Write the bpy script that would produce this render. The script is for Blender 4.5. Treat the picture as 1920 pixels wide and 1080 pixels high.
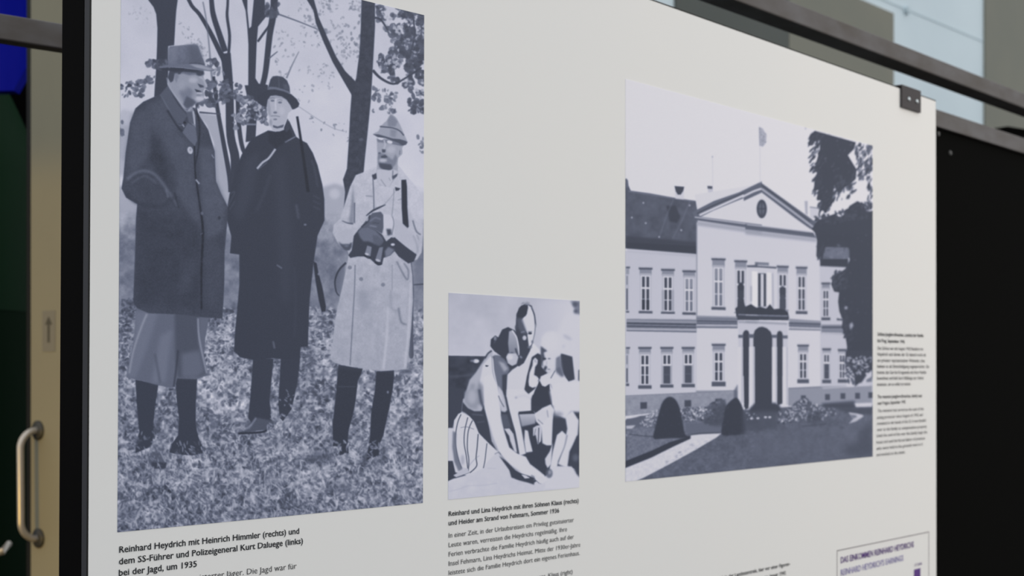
import bpy, bmesh, math
import numpy as np
from mathutils import Vector, Matrix

for o in list(bpy.data.objects): bpy.data.objects.remove(o)
sc = bpy.context.scene
R = math.radians
# ---------------------------------------------------------------- camera
HC = 1.5                                   # camera height
cam = bpy.data.cameras.new('camera'); cam_o = bpy.data.objects.new('camera', cam); sc.collection.objects.link(cam_o)
cam.sensor_width = 36; cam.lens = 52.5; cam.shift_y = (692-540)/1920
cam_o.location = (0, 0, HC); cam_o.rotation_euler = (R(90), 0, 0)
cam.dof.use_dof = True; cam.dof.focus_distance = 1.5; cam.dof.aperture_fstop = 9.5
cam.clip_start = 0.05
sc.camera = cam_o
# ---------------------------------------------------------------- daylight of the hall, with added unseen fill lights
w = bpy.data.worlds.new('World'); sc.world = w; w.use_nodes = True
bg = w.node_tree.nodes['Background']; bg.inputs[0].default_value = (0.93, 0.97, 1.0, 1); bg.inputs[1].default_value = 1.06
def area(name, loc, target, size, power, col):
    l = bpy.data.lights.new(name, 'AREA'); l.size = size; l.energy = power; l.color = col
    o = bpy.data.objects.new(name, l); sc.collection.objects.link(o); o.location = loc
    o.rotation_euler = (Vector(target)-Vector(loc)).to_track_quat('-Z', 'Y').to_euler(); return o
area('right_fill', (3.4, 1.9, 2.6), (1.0, 3.0, 1.4), 1.4, 29, (1.0, .84, .68))  # added warm fill, brightens the right end of the panel
sl = bpy.data.lights.new('door_fill_spot', 'SPOT'); sl.energy = 40; sl.color = (1.0, .60, .04); sl.spot_size = R(64); sl.spot_blend = .18; sl.shadow_soft_size = .04  # unseen warm spot, added to yellow the cream door edge
so_ = bpy.data.objects.new('door_fill_spot', sl); sc.collection.objects.link(so_); so_.location = (-2.0, 2.2, .95)
so_.rotation_euler = (Vector((-1.1, 3.63, 1.0))-so_.location).to_track_quat('-Z', 'Y').to_euler()
sc.view_settings.view_transform = 'Standard'; sc.view_settings.look = 'None'
sc.view_settings.gamma = 1; sc.view_settings.use_curve_mapping = False; sc.view_settings.exposure = 0.0

# ---------------------------------------------------------------- frame of the panel: s along it, t behind it, z up
TH = math.atan2(2270, 2800); SN, CS = math.sin(TH), math.cos(TH)
U = Vector((SN, CS, 0)); N = Vector((-CS, SN, 0)); C0 = 1.1777; ROTZ = math.atan2(U.y, U.x)
def st(x, y, t=0.0):
    """photograph pixel -> (s, t, z) on the upright plane lying t behind the panel's face"""
    a = (x-960)/2800; Y = (C0+t)/(N.x*a+N.y)
    return (U.x*a*Y+U.y*Y, t, HC+(692-y)/2800*Y)
def at(x, y, Y): return Vector(((x-960)/2800*Y, Y, HC+(692-y)/2800*Y))

# ---------------------------------------------------------------- materials
def srgb(r, g, b):
    f = lambda c: (c/255/12.92 if c <= 10.3 else ((c/255+.055)/1.055)**2.4)
    return (f(r), f(g), f(b), 1)
def mat(name, col, rough=.5, spec=.5, metal=0, noise=None, bump=0, col2=None, stretch=(1,1,1)):
    m = bpy.data.materials.new(name); m.use_nodes = True; nt = m.node_tree; b = nt.nodes['Principled BSDF']
    b.inputs['Base Color'].default_value = col; b.inputs['Roughness'].default_value = rough
    b.inputs['Specular IOR Level'].default_value = spec; b.inputs['Metallic'].default_value = metal
    if noise:
        tc = nt.nodes.new('ShaderNodeTexCoord'); mp = nt.nodes.new('ShaderNodeMapping'); mp.inputs['Scale'].default_value = stretch
        nz = nt.nodes.new('ShaderNodeTexNoise'); nz.inputs['Scale'].default_value = noise; nz.inputs['Detail'].default_value = 5
        nt.links.new(tc.outputs['Object'], mp.inputs[0]); nt.links.new(mp.outputs[0], nz.inputs['Vector'])
        if col2:
            rp = nt.nodes.new('ShaderNodeValToRGB'); rp.color_ramp.elements[0].position = .35; rp.color_ramp.elements[1].position = .65
            rp.color_ramp.elements[0].color = col; rp.color_ramp.elements[1].color = col2
            nt.links.new(nz.outputs['Fac'], rp.inputs[0]); nt.links.new(rp.outputs[0], b.inputs['Base Color'])
        if bump:
            bp = nt.nodes.new('ShaderNodeBump'); bp.inputs['Strength'].default_value = bump; bp.inputs['Distance'].default_value = .002
            nt.links.new(nz.outputs['Fac'], bp.inputs['Height']); nt.links.new(bp.outputs[0], b.inputs['Normal'])
    return m
M = dict(
 white = mat('satin_white_print', (.80,.80,.795,1), .6, .2, noise=3, col2=(.81,.805,.795,1)),
 core = mat('dark_board_core', (.035,.035,.041,1), .55, .2),
 edge = mat('black_edge_bevel', (.008,.008,.008,1), .6, .2),
 black = mat('black_lacquered_steel', (.0022,.0019,.002,1), .7, .03, noise=40, bump=.1),
 steel = mat('raw_hot_rolled_steel', (.078,.067,.060,1), .55, .22, noise=9, bump=.15, col2=(.118,.112,.116,1), stretch=(1,1,2.5)),
 clip = mat('dark_brown_steel_clip', (.045,.038,.040,1), .55, .2, noise=60, bump=.1),
 dullscrew = mat('dull_screw_head', (.10,.10,.10,1), .6, .2),
 screw = mat('bright_zinc_screw', (.55,.60,.62,1), .3, .5, metal=.8),
 board = mat('matt_black_board', (.0034,.0034,.0031,1), .9, .02, noise=30, bump=.1),
 void = mat('black_painted_wall', (.0008,.0008,.0009,1), .9, .02),
 floor = mat('dark_stone_floor', (.035,.033,.031,1), .7, .2, noise=4, bump=.2, col2=(.045,.043,.04,1)),
 pale = mat('pale_blue_wall_paint', (.62,.72,.775,1), .5, .3, noise=1.1, col2=(.67,.77,.82,1)),
 seam = mat('pale_grey_joint', (.53,.63,.68,1), .6, .2),
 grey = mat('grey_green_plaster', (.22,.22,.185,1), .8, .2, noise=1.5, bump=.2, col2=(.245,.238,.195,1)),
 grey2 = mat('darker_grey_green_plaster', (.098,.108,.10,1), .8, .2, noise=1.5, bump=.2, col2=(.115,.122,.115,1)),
 beige = mat('cream_painted_steel', (.235,.215,.155,1), .6, .12, noise=5, col2=(.245,.225,.16,1)),
 handle = mat('brushed_steel_tube', (.50,.46,.42,1), .35, .5, metal=.5),
 rose = mat('dark_rosette_metal', (.03,.03,.028,1), .5, .4),
 sticker = mat('pale_sticker_film', (.19,.175,.14,1), .6, .2),
 ink = mat('sticker_arrow_ink', (.08,.075,.06,1), .7, .1),
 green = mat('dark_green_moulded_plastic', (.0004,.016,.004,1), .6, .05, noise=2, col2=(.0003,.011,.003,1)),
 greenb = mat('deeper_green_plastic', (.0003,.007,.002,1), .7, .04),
 blue = mat('royal_blue_fabric', (.0008,.005,.22,1), .8, .02, noise=3, col2=(.008,.010,.25,1), stretch=(3,3,.5)),
 text = mat('black_print_ink', (.022,.024,.028,1), .6, .2),
 text2 = mat('soft_black_print_ink', (.060,.060,.064,1), .6, .2),
 text3 = mat('grey_print_ink', (.13,.13,.135,1), .6, .2),
 purple = mat('purple_print_ink', (.11,.045,.23,1), .6, .2),
 lilac = mat('lilac_print_ink', (.30,.27,.50,1), .6, .2),
 line = mat('thin_grey_rule_ink', (.20,.175,.20,1), .6, .2),
)
# ---------------------------------------------------------------- mesh helpers
def link(name, bm, m, parent=None, smooth=False):
    bmesh.ops.recalc_face_normals(bm, faces=bm.faces)
    me = bpy.data.meshes.new(name); bm.to_mesh(me); bm.free()
    if m: me.materials.append(m)
    if smooth:
        for p in me.polygons: p.use_smooth = True
        me.set_sharp_from_angle(angle=R(40))
    o = bpy.data.objects.new(name, me); sc.collection.objects.link(o)
    if parent: o.parent = parent
    return o
def thing(name, label, cat, loc=(0,0,0), rotz=0, group=None):
    o = bpy.data.objects.new(name, None); sc.collection.objects.link(o); o.location = loc; o.rotation_euler = (0,0,rotz)
    o['label'] = label; o['category'] = cat
    if group: o['group'] = group
    return o
def box(bm, a, b, bevel=0):
    x0,x1 = sorted((a[0],b[0])); y0,y1 = sorted((a[1],b[1])); z0,z1 = sorted((a[2],b[2]))
    v = [bm.verts.new((x,y,z)) for x in (x0,x1) for y in (y0,y1) for z in (z0,z1)]
    fs = [bm.faces.new([v[i] for i in f]) for f in ((0,1,3,2),(4,6,7,5),(0,4,5,1),(2,3,7,6),(0,2,6,4),(1,5,7,3))]
    if bevel:
        es = list({e for f in fs for e in f.edges})
        bmesh.ops.bevel(bm, geom=es, offset=bevel, segments=2, profile=.5, affect='EDGES')
def prism(bm, pts, axis, d0, d1):
    """polygon extruded along an axis (0,1,2); pts give the two other coordinates"""
    def mk(p, d):
        q = list(p); q.insert(axis, d); return bm.verts.new(q)
    A = [mk(p, d0) for p in pts]; B = [mk(p, d1) for p in pts]; n = len(pts)
    bm.faces.new(A); bm.faces.new(B[::-1])
    for i in range(n): bm.faces.new((A[i], A[(i+1)%n], B[(i+1)%n], B[i]))
def lathe(bm, prof, seg=32, origin=(0,0,0), rot=None):
    rings = []; T = Matrix.Translation(origin) @ (rot.to_4x4() if rot else Matrix())
    for r, z in prof:
        rings.append([bm.verts.new(T @ Vector((max(r,1e-5)*math.cos(2*math.pi*k/seg), max(r,1e-5)*math.sin(2*math.pi*k/seg), z))) for k in range(seg)])
    for a, b in zip(rings, rings[1:]):
        for k in range(seg): bm.faces.new((a[k], a[(k+1)%seg], b[(k+1)%seg], b[k]))
    bm.faces.new(rings[0][::-1]); bm.faces.new(rings[-1])
def tube(bm, pts, r, seg=14):
    pts = [Vector(p) for p in pts]; rings = []; up = Vector((0.3,1,.1)).normalized()
    for i, p in enumerate(pts):
        d = (pts[min(i+1,len(pts)-1)]-pts[max(i-1,0)]).normalized()
        a = d.cross(up).normalized(); b = d.cross(a).normalized()
        rings.append([bm.verts.new(p+r*(math.cos(2*math.pi*k/seg)*a+math.sin(2*math.pi*k/seg)*b)) for k in range(seg)])
    for A, B in zip(rings, rings[1:]):
        for k in range(seg): bm.faces.new((A[k], A[(k+1)%seg], B[(k+1)%seg], B[k]))
    bm.faces.new(rings[0][::-1]); bm.faces.new(rings[-1])
class Fr:
    """local frame of a thing that runs parallel to the panel: origin at along-position s0, t0 behind, on the floor"""
    def __init__(s, name, label, cat, s0, t0=0, group=None):
        P = U*s0+N*(C0+t0); s.s0, s.t0 = s0, t0
        s.e = thing(name, label, cat, (P.x, P.y, 0), ROTZ, group)
    def L(s, p): return (p[0]-s.s0, p[1]-s.t0, p[2])
    def px(s, x, y, t=0): return s.L(st(x, y, t))

# ---------------------------------------------------------------- the printed photographs, painted as grey-value fields
RG = np.random.RandomState
CR = dict(A=(200,0,3.),B=(480,0,3.),C=(200,330,3.),D=(480,330,3.),E=(200,650,3.),F=(480,650,3.),
 G=(830,540,5.4),H=(830,730,5.144),I=(1160,140,3.377),J=(1400,140,3.377),K=(1160,440,4.154),L=(1400,440,4.154),
 M=(1160,660,4.154),N=(1400,660,4.154),a=(280,70,6.35),b=(470,130,9.),c=(680,200,7.2),d=(620,380,7.712),
 e=(940,560,8.31),f=(980,610,7.2),o=(0,0,1.))
def boxblur(a, r):
    if r < 1: return a
    k = 2*r+1
    for ax in (0, 1):
        pad = [(0,0),(0,0)]; pad[ax] = (r+1, r)
        c = np.cumsum(np.pad(a, pad, mode='edge'), axis=ax)
        a = (c[k:]-c[:-k])/k if ax == 0 else (c[:,k:]-c[:,:-k])/k
    return a
def blur(a, s):
    if s <= 0.3: return a
    r = max(1, int(round(s*0.95)))
    a = boxblur(a, r)
    return boxblur(a, max(1, int(round(s*0.8))))
def fbm(h, w, sc, rng, octv=3, pers=.55):
    out = np.zeros((h, w)); amp = 1.; tot = 0
    for o in range(octv):
        gh, gw = int(h/sc)+3, int(w/sc)+3
        g = rng.rand(gh, gw)*2-1
        ys = np.arange(h)/sc; xs = np.arange(w)/sc
        y0 = ys.astype(int); x0 = xs.astype(int)
        fy = (ys-y0)[:,None]; fx = (xs-x0)[None,:]
        fy = fy*fy*(3-2*fy); fx = fx*fx*(3-2*fx)
        a = g[y0][:,x0]; b = g[y0][:,x0+1]; c = g[y0+1][:,x0]; d = g[y0+1][:,x0+1]
        out += amp*((a*(1-fx)+b*fx)*(1-fy)+(c*(1-fx)+d*fx)*fy); tot += amp*.6
        amp *= pers; sc = max(1.01, sc/2)
    return out/tot
def smoothpts(p, closed=True, n=4):
    p = np.asarray(p, float); N = len(p); out = []
    for i in range(N if closed else N-1):
        g = (lambda k: p[k % N]) if closed else (lambda k: p[min(max(k,0),N-1)])
        a,b,c,d = g(i-1),g(i),g(i+1),g(i+2)
        for k in range(n):
            t = k/n
            out.append(.5*((2*b)+(-a+c)*t+(2*a-5*b+4*c-d)*t*t+(-a+3*b-3*c+d)*t**3))
    if not closed: out.append(p[-1])
    return np.array(out)
class Canvas:
    def __init__(s, x0, y0, x1, y1, S, v):
        s.x0, s.y0, s.S = x0, y0, S
        s.w, s.h = int((x1-x0)*S), int((y1-y0)*S)
        s.im = np.full((s.h, s.w), float(v)); s.rng = RG(7)
    def P(s, crop, pts):
        ox, oy, k = CR[crop]
        p = np.asarray(pts, float)/k
        return np.stack([(p[:,0]+ox-s.x0)*s.S, (p[:,1]+oy-s.y0)*s.S], 1)
    def mask(s, q, bl):
        pad = int(bl*3)+2
        bx0 = max(0, int(q[:,0].min())-pad); bx1 = min(s.w, int(q[:,0].max())+pad+1)
        by0 = max(0, int(q[:,1].min())-pad); by1 = min(s.h, int(q[:,1].max())+pad+1)
        if bx1 <= bx0 or by1 <= by0: return None
        W, H, V = bx1-bx0, by1-by0, 2
        acc = np.zeros((H*V, W+1))
        n = len(q)
        for i in range(n):
            xa, ya = q[i]; xb, yb = q[(i+1) % n]
            if ya == yb: continue
            sg = 1.
            if ya > yb: xa, ya, xb, yb = xb, yb, xa, ya; sg = -1.
            r0 = max(0, int(math.ceil((ya-by0)*V-.5))); r1 = min(H*V, int(math.ceil((yb-by0)*V-.5)))
            if r1 <= r0: continue
            rows = np.arange(r0, r1)
            x = xa+((rows+.5)/V+by0-ya)*(xb-xa)/(yb-ya)-bx0
            x = np.clip(x, 0, W-1e-6); xi = x.astype(int); fr = x-xi
            acc[rows, xi] += sg*(1-fr); acc[rows, xi+1] += sg*fr
        m = np.clip(np.abs(np.cumsum(acc, 1)[:,:W]), 0, 1)
        m = m.reshape(H, V, W).mean(1)
        return (slice(by0,by1), slice(bx0,bx1)), blur(m, bl)
    def put(s, q, v, bl, a):
        bl = bl*s.S
        r = s.mask(q, bl)
        if r is None: return
        sl, m = r; m = m*a
        if isinstance(v, tuple):
            H, W = m.shape
            g = np.linspace(v[0], v[1], H)[:,None] if len(v) == 2 else np.linspace(v[0], v[1], W)[None,:]
            v = g
        s.im[sl] = s.im[sl]*(1-m)+v*m
    def poly(s, crop, pts, v, bl=.6, a=1., sm=False):
        q = s.P(crop, pts)
        if sm: q = smoothpts(q)
        s.put(q, v, bl, a)
    def el(s, crop, cx, cy, rx, ry, v, bl=.6, a=1., rot=0):
        t = np.linspace(0, 2*np.pi, 20, endpoint=False)
        x, y = rx*np.cos(t), ry*np.sin(t); c, d = math.cos(rot), math.sin(rot)
        s.put(s.P(crop, np.stack([cx+x*c-y*d, cy+x*d+y*c], 1)), v, bl, a)
    def line(s, crop, pts, w, v, bl=.5, a=1., sm=True):
        k = CR[crop][2]; q = s.P(crop, pts); n = len(q)
        ws = np.interp(np.linspace(0,1,n), np.linspace(0,1,len(w)), w) if isinstance(w, (list,tuple)) else np.full(n, float(w))
        if sm and n > 2:
            q = smoothpts(q, False); ws = np.interp(np.linspace(0,1,len(q)), np.linspace(0,1,n), ws)
        ws = ws/k*s.S/2
        d = np.gradient(q, axis=0); L = np.hypot(d[:,0], d[:,1])+1e-9
        nx, ny = -d[:,1]/L*ws, d[:,0]/L*ws
        s.put(np.concatenate([q+np.stack([nx,ny],1), (q-np.stack([nx,ny],1))[::-1]]), v, bl, a)
    def tex(s, crop, pts, sc, amp, bl=3, octv=3, fn=None, stretch=1):
        r = s.mask(s.P(crop, pts), bl*s.S)
        if r is None: return
        sl, m = r
        H, W = m.shape
        n = fbm(H, int(W/stretch)+2, sc*s.S, s.rng, octv)
        if stretch != 1: n = np.repeat(n, int(math.ceil(stretch)), axis=1)
        n = n[:H,:W]
        if fn: n = fn(n)
        s.im[sl] += n*amp*m
    def specks(s, crop, pts, n, size, vr, asp=2., bl=.4, a=.8, ang=None, thr=None):
        r = s.mask(s.P(crop, pts), 0)
        if r is None: return
        sl, m = r
        ys, xs = np.nonzero(m > .5)
        if len(ys) == 0: return
        if thr is not None:
            f = fbm(m.shape[0], m.shape[1], thr[0]*s.S, s.rng, 2)[ys, xs]
            k = f > thr[1]; ys, xs = ys[k], xs[k]
        idx = s.rng.randint(0, len(ys), n)
        k = CR[crop][2]
        t = np.linspace(0, 2*np.pi, 7, endpoint=False)
        for i in idx:
            cy, cx = ys[i]+sl[0].start, xs[i]+sl[1].start
            r1 = size*(.5+s.rng.rand())*s.S; r2 = r1/asp*(.7+.6*s.rng.rand())
            th = s.rng.rand()*np.pi if ang is None else ang[0]+(s.rng.rand()-.5)*ang[1]
            x, y = r1*np.cos(t), r2*np.sin(t)*(.7+.5*s.rng.rand(7)); c, d = math.cos(th), math.sin(th)
            s.put(np.stack([cx+x*c-y*d, cy+x*d+y*c], 1), vr[0]+(vr[1]-vr[0])*s.rng.rand(), bl, a)

def photo_hunt():
    c = Canvas(214, -125, 802, 1006, 1.5, 188)
    Pl, L, El, Sp = c.poly, c.line, c.el, c.specks
    Pl('o', [(200,-130),(810,-130),(810,420),(200,420)], (182,198), 0)
    c.tex('o', [(200,-130),(810,-130),(810,420),(200,420)], 60, 5, 0)
    # far ground and hazy hedge
    Pl('o', [(200,352),(260,345),(420,350),(620,358),(700,362),(810,360),(810,1010),(200,1010)], (165,112), 3)
    Pl('o', [(200,420),(810,425),(810,640),(200,640)], 112, 22, .8)
    Pl('o', [(600,352),(628,344),(650,352),(660,375),(600,380)], 160, 3)
    El('D', 440, 100, 30, 30, 185, 3, .8)
    Pl('o', [(200,228),(232,205),(262,215),(262,250),(236,300),(200,300)], 165, 3, .6)
    Pl('o', [(200,235),(245,235),(245,330),(200,330)], 150, 4, .6)
    Pl('A', [(500,635),(620,650),(660,900),(700,1080),(620,1080),(600,800),(560,700)], 160, 1.5)
    # ground texture
    Pl('o', [(200,600),(810,600),(810,1010),(200,1010)], (140,128), 14, .8)
    Pl('o', [(200,930),(810,890),(810,1010),(200,1010)], 110, 14, .5)
    g = [(200,580),(810,580),(810,1010),(200,1010)]
    c.tex('o', g, 40, 24, 6); c.tex('o', g, 7, 38, 10, 2)
    c.tex('o', [(200,400),(810,400),(810,600),(200,600)], 14, 16, 8)
    Sp('o', [(225,575),(600,575),(790,590),(790,700),(225,700)], 700, 3.0, (60,100), 2.2, .5, .55, (0,1.2))
    Sp('o', [(225,575),(600,575),(790,590),(790,700),(225,700)], 800, 3.0, (165,205), 2.2, .5, .55, (0,1.2))
    Sp('o', g, 2600, 4.4, (56,95), 2.0, .5, .62, None, (16,.02)); Sp('o', g, 900, 3.4, (60,95), 2.0, .5, .55)
    Sp('o', g, 2400, 4.0, (155,195), 3.0, .6, .45, None, (13,.0))
    Sp('o', [(225,840),(800,820),(800,990),(225,1000)], 1500, 7, (150,200), 7, .4, .5, (1.2,1.7))
    Sp('o', [(225,840),(800,820),(800,990),(225,1000)], 900, 5, (60,95), 3.2, .5, .45)
    Sp('o', [(225,560),(255,560),(245,720),(225,720)], 90, 3.5, (55,85), 1.8, .6, .6)
    for x, y, r in ((700,855,26),(600,860,28),(640,915,22),(790,775,22),(240,960,22),(560,690,14),(760,690,14),(365,620,10)):
        El('o', x, y, r, r*.5, 72, 5, .45)
    for x, y, r in ((470,935,9),(395,710,10),(640,760,12),(570,845,10),(300,730,12),(520,900,9)):
        El('o', x, y, r, r*.7, 185, 3, .5)
    # fine leaf specks over the sky
    Sp('B', [(90,0),(590,0),(560,440),(260,600),(110,480)], 170, 2.6, (120,160), 1.8, .8, .7, None, (14,-.1))
    Sp('B', [(260,0),(590,0),(590,330),(380,330)], 130, 3.0, (110,150), 1.6, .9, .7, None, (12,.1))
    Sp('A', [(120,20),(270,60),(270,160),(120,100)], 22, 2.4, (150,170), 2, 1, .6)
    Sp('A', [(390,80),(470,160),(560,250),(590,360),(540,330),(430,200)], 60, 2.4, (115,150), 2, .8, .7)
    Sp('B', [(230,600),(520,680),(520,800),(400,790)], 16, 2.8, (85,130), 2, .7, .7)
    L('B', [(110,75),(180,100),(260,130),(345,165)], [9,5], 95, .6)
    L('B', [(240,600),(330,660),(430,720),(500,740)], 4, 150, .7)
    L('B', [(170,440),(200,370),(240,290)], [10,4], 120, .8)
    # dense oak foliage at the right
    R1 = [(670,30),(945,70),(945,640),(880,620),(860,500),(760,450),(700,400),(690,320),(780,260),(760,200),(690,130)]
    Sp('B', R1, 620, 5.2, (62,110), 1.5, .7, .8, None, (11,-.05))
    Sp('B', R1, 260, 3, (150,195), 1.5, .7, .7, None, (9,.1))
    Sp('B', [(800,60),(945,80),(945,450),(860,430),(790,300)], 260, 4.6, (60,90), 1.5, .7, .8, None, (12,0))
    Sp('B', [(660,480),(790,520),(780,640),(650,640)], 60, 4.2, (75,120), 1.6, .8, .8, None, (10,0))
    Sp('B', [(850,560),(945,560),(945,640),(860,640)], 40, 4.4, (60,90), 1.5, .7, .8)
    Sp('B', [(910,770),(945,780),(945,900),(910,880)], 12, 4, (90,120), 1.5, .8, .8)
    L('B', [(665,100),(700,110),(740,170)], [14,8], 66, .5)
    L('B', [(655,395),(700,440),(770,472),(830,445),(930,380)], [16,12,7], 64, .5)
    L('B', [(880,80),(890,200),(860,330)], [10,6], 70, .6)
    # trees
    T = 62
    Pl('A', [(225,-380),(232,0),(262,40),(277,80),(284,160),(282,260),(277,380),(270,480),(266,545),(345,545),(345,260),(378,255),(385,130),(390,60),(398,0),(410,-380)], T, .8)
    L('A', [(380,-250),(460,0),(520,80),(575,170),(640,300),(668,350)], [20,20,26,34], T, .6)
    L('A', [(570,-250),(588,0),(600,90),(635,200),(665,290)], [22,30,34], T, .6)
    L('A', [(680,-250),(680,0),(676,90),(690,200),(684,310)], [12,16,16], T, .6)
    L('A', [(540,10),(560,120),(575,260),(590,430),(615,560)], [8,9,16], 100, .8, .7)
    L('A', [(668,300),(680,430),(690,560),(695,760),(722,900),(712,1080)], [56,52,42,52,50], T, .6)
    L('A', [(600,430),(620,600),(655,800),(690,990),(700,1080)], [16,24,26,34], T, .6)
    L('A', [(735,540),(742,700),(765,840),(810,900)], [22,26,20], T, .6)
    L('A', [(520,632),(640,642)], [10,6], 75, .6)
    Pl('A', [(735,-380),(760,0),(780,60),(790,160),(796,250),(795,480),(800,500),(780,800),(835,790),(845,620),(880,600),(905,480),(880,470),(856,475),(835,440),(842,250),(850,150),(890,100),(888,0),(890,-380),(820,-380),(826,0),(812,150),(800,160),(790,60),(790,-380)], T, .7)
    L('A', [(945,-300),(940,30),(915,200),(893,400),(872,490)], [50,36,32,30], T, .6)
    L('A', [(918,140),(880,190),(848,235)], 13, T, .5)
    L('A', [(860,110),(940,60)], [10,20], 66, .6)
    L('B', [(0,640),(40,560),(0,480)], 40, T, 1)
    L('A', [(910,330),(960,290)], [8,5], 90, .7)
    Sp('A', [(880,30),(960,20),(960,100),(890,90)], 30, 5, (62,90), 1.5, .7, .8)
    Pl('A', [(775,480),(905,480),(905,600),(870,620),(800,600)], T, 1)
    # small foliage clumps
    for (x0,y0,x1,y1,n,vr) in ((230,340,345,390,46,(60,110)),(80,460,210,545,46,(60,120)),(170,430,270,470,16,(80,120)),
        (555,455,680,580,70,(60,120)),(505,560,610,600,34,(60,110)),(640,460,760,570,60,(62,125)),(740,540,900,700,110,(62,130)),
        (570,330,620,380,16,(70,110)),(600,380,660,420,10,(100,140)),(700,640,760,740,16,(110,150)),(70,680,90,760,6,(90,120))):
        Sp('A', [(x0,y0),(x1,y0),(x1,y1),(x0,y1)], n, 4.6, vr, 1.6, .7, .85)
    Sp('A', [(760,560),(900,560),(900,690),(760,690)], 30, 3.4, (140,185), 2, .6, .7)
    L('A', [(785,700),(840,700)], 10, 150, 1, .6)
    tr = [(592,-380),(592,0),(588,150),(580,300),(562,440),(537,515),(528,640),(520,800),(510,950),(488,1010),(500,1080),(490,1200),(540,1200),(560,1000),(603,985),(610,900),(625,760),(645,560),(652,440),(660,300),(668,150),(668,-380)]
    Pl('B', tr, 64, .7); c.tex('B', tr, 6, 5, 1)
    Pl('B', [(230,-200),(285,0),(322,60),(335,130),(380,240),(430,350),(505,480),(540,540),(560,460),(500,400),(450,320),(400,210),(352,100),(325,0),(290,-200)], T, .7)
    El('B', 590, 785, 12, 8, 95, 1, .7)
    # --- man in the long coat, first from the left
    legs = [(160,185),(290,210),(272,330),(262,430),(262,500),(250,560),(160,600),(165,540),(182,480),(168,330)]
    Pl('E', legs, 60, .8)
    Pl('E', [(385,175),(508,178),(500,330),(500,440),(512,500),(535,560),(540,600),(480,612),(400,606),(350,596),(362,550),(400,500),(405,400),(392,300)], 60, 1)
    Sp('E', [(160,480),(280,480),(280,620),(160,620)], 26, 4, (60,150), 3, .7, .6)
    Pl('E', [(235,600),(300,592),(330,640),(330,668),(255,672),(232,640)], 84, 1.6, .9, True)
    Pl('E', [(250,650),(335,650),(330,685),(255,685)], 62, 1.2)
    L('E', [(300,590),(330,650)], 8, 165, 1, .6)
    pf = [(170,-260),(150,-30),(108,172),(180,188),(280,215),(360,232),(382,226),(396,178),(500,183),(570,160),(545,50),(555,-60),(585,-210)]
    Pl('E', pf, 98, .8)
    Pl('E', [(160,-200),(290,-200),(230,0),(160,180),(110,170),(145,0)], 112, 4, .8)
    Pl('E', [(300,-60),(370,-100),(330,200),(250,205)], 118, 4, .6)
    L('E', [(225,-185),(190,-100),(150,20),(125,150)], [10,8], 150, 1.6, .8)
    Pl('E', [(380,-220),(520,-220),(515,-20),(560,150),(520,170),(400,175),(385,60)], 74, 3, .85)
    Pl('E', [(420,40),(520,20),(550,140),(500,175),(420,170)], 108, 4, .7)
    L('E', [(400,20),(390,120),(376,225)], 10, 58, 1.2, .8)
    L('E', [(512,-160),(520,-40),(562,150)], 9, 150, 1.2, .8)
    L('E', [(270,40),(290,150),(300,205)], 12, 80, 2, .7)
    coat = [(200,335),(267,190),(310,160),(345,185),(420,200),(480,205),(520,225)]
    ctA = [(345,480),(300,530),(205,572),(160,610),(130,690),(105,860),(92,1000),(82,1060),(108,1112),(170,1148),(163,1240),(158,1440),(150,1640),(148,1708),(172,1735),(235,1762),(400,1768),(540,1785),(650,1792),(660,1600),(662,1415),(684,1170),(640,1085),(614,1020),(606,850),(570,730),(492,606),(440,600),(400,560)]
    Pl('A', ctA, 67, .8)
    # lighter cloth planes
    Pl('A', [(230,580),(330,560),(400,690),(420,760),(500,830),(490,1000),(520,1180),(545,1310),(480,1240),(400,1100),(390,960),(300,760)], 82, 5, .8)
    Pl('A', [(150,640),(240,600),(300,740),(230,900),(120,1000),(110,880)], 82, 6, .7)
    Pl('A', [(520,820),(600,840),(612,1010),(670,1150),(650,1300),(560,1350),(530,1100)], 86, 5, .8)
    Pl('A', [(250,700),(330,900),(360,1040),(300,1000),(240,900)], 56, 5, .8)
    L('A', [(110,1010),(180,965),(260,975),(330,1055),(400,1160)], [14,14,8], 108, 2.2, .75)
    L('A', [(140,1030),(210,990),(280,1030)], 10, 92, 2, .7)
    L('A', [(105,1080),(170,1140),(300,1160),(380,1110)], 20, 56, 3, .7)
    L('A', [(330,1060),(345,1110)], 8, 120, 1.5, .6); L('A', [(380,1080),(395,1140),(405,1170)], 8, 50, 1.2, .8)
    Pl('A', [(180,1180),(520,1250),(540,1740),(170,1700)], 58, 8, .7)
    Pl('A', [(420,1440),(500,1460),(490,1620),(400,1660)], 74, 8, .6)
    Pl('A', [(555,1380),(640,1400),(640,1740),(560,1740)], 72, 5, .7)
    L('A', [(492,820),(495,930),(500,1000),(522,1150),(540,1300),(532,1500),(532,1740)], [9,9,14,10], 44, .8, .9)
    L('A', [(500,606),(520,700),(515,830),(495,930)], 10, 50, .8, .9)
    L('A', [(525,1320),(540,1310)], 5, 100, .8, .7)
    c.tex('A', ctA, 16, 2.5, 2); c.tex('A', ctA, 2.5, 3, 1)
    Pl('A', [(345,478),(302,530),(330,590),(395,692),(425,698),(452,650),(400,590),(360,520)], 84, 1)
    L('A', [(300,532),(345,610),(395,700),(430,700)], 6, 106, .8, .6); L('A', [(340,620),(400,715),(425,740)], 12, 50, 1.2, .8)
    Pl('A', [(455,615),(480,600),(498,650),(500,720),(470,690)], 128, .9); Pl('A', [(445,630),(478,628),(490,700),(462,690)], 88, .8)
    L('A', [(486,625),(494,700)], 5, 178, .7)
    Pl('A', [(425,745),(455,690),(500,715),(508,790),(495,822),(462,790)], 98, .9)
    El('A', 437, 690, 7, 7, 45, .7); L('A', [(425,700),(435,715)], 6, 160, .7)
    El('A', 468, 846, 15, 21, 175, .8, 1, -.3); El('A', 470, 842, 7, 9, 120, .8, .6)
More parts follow.
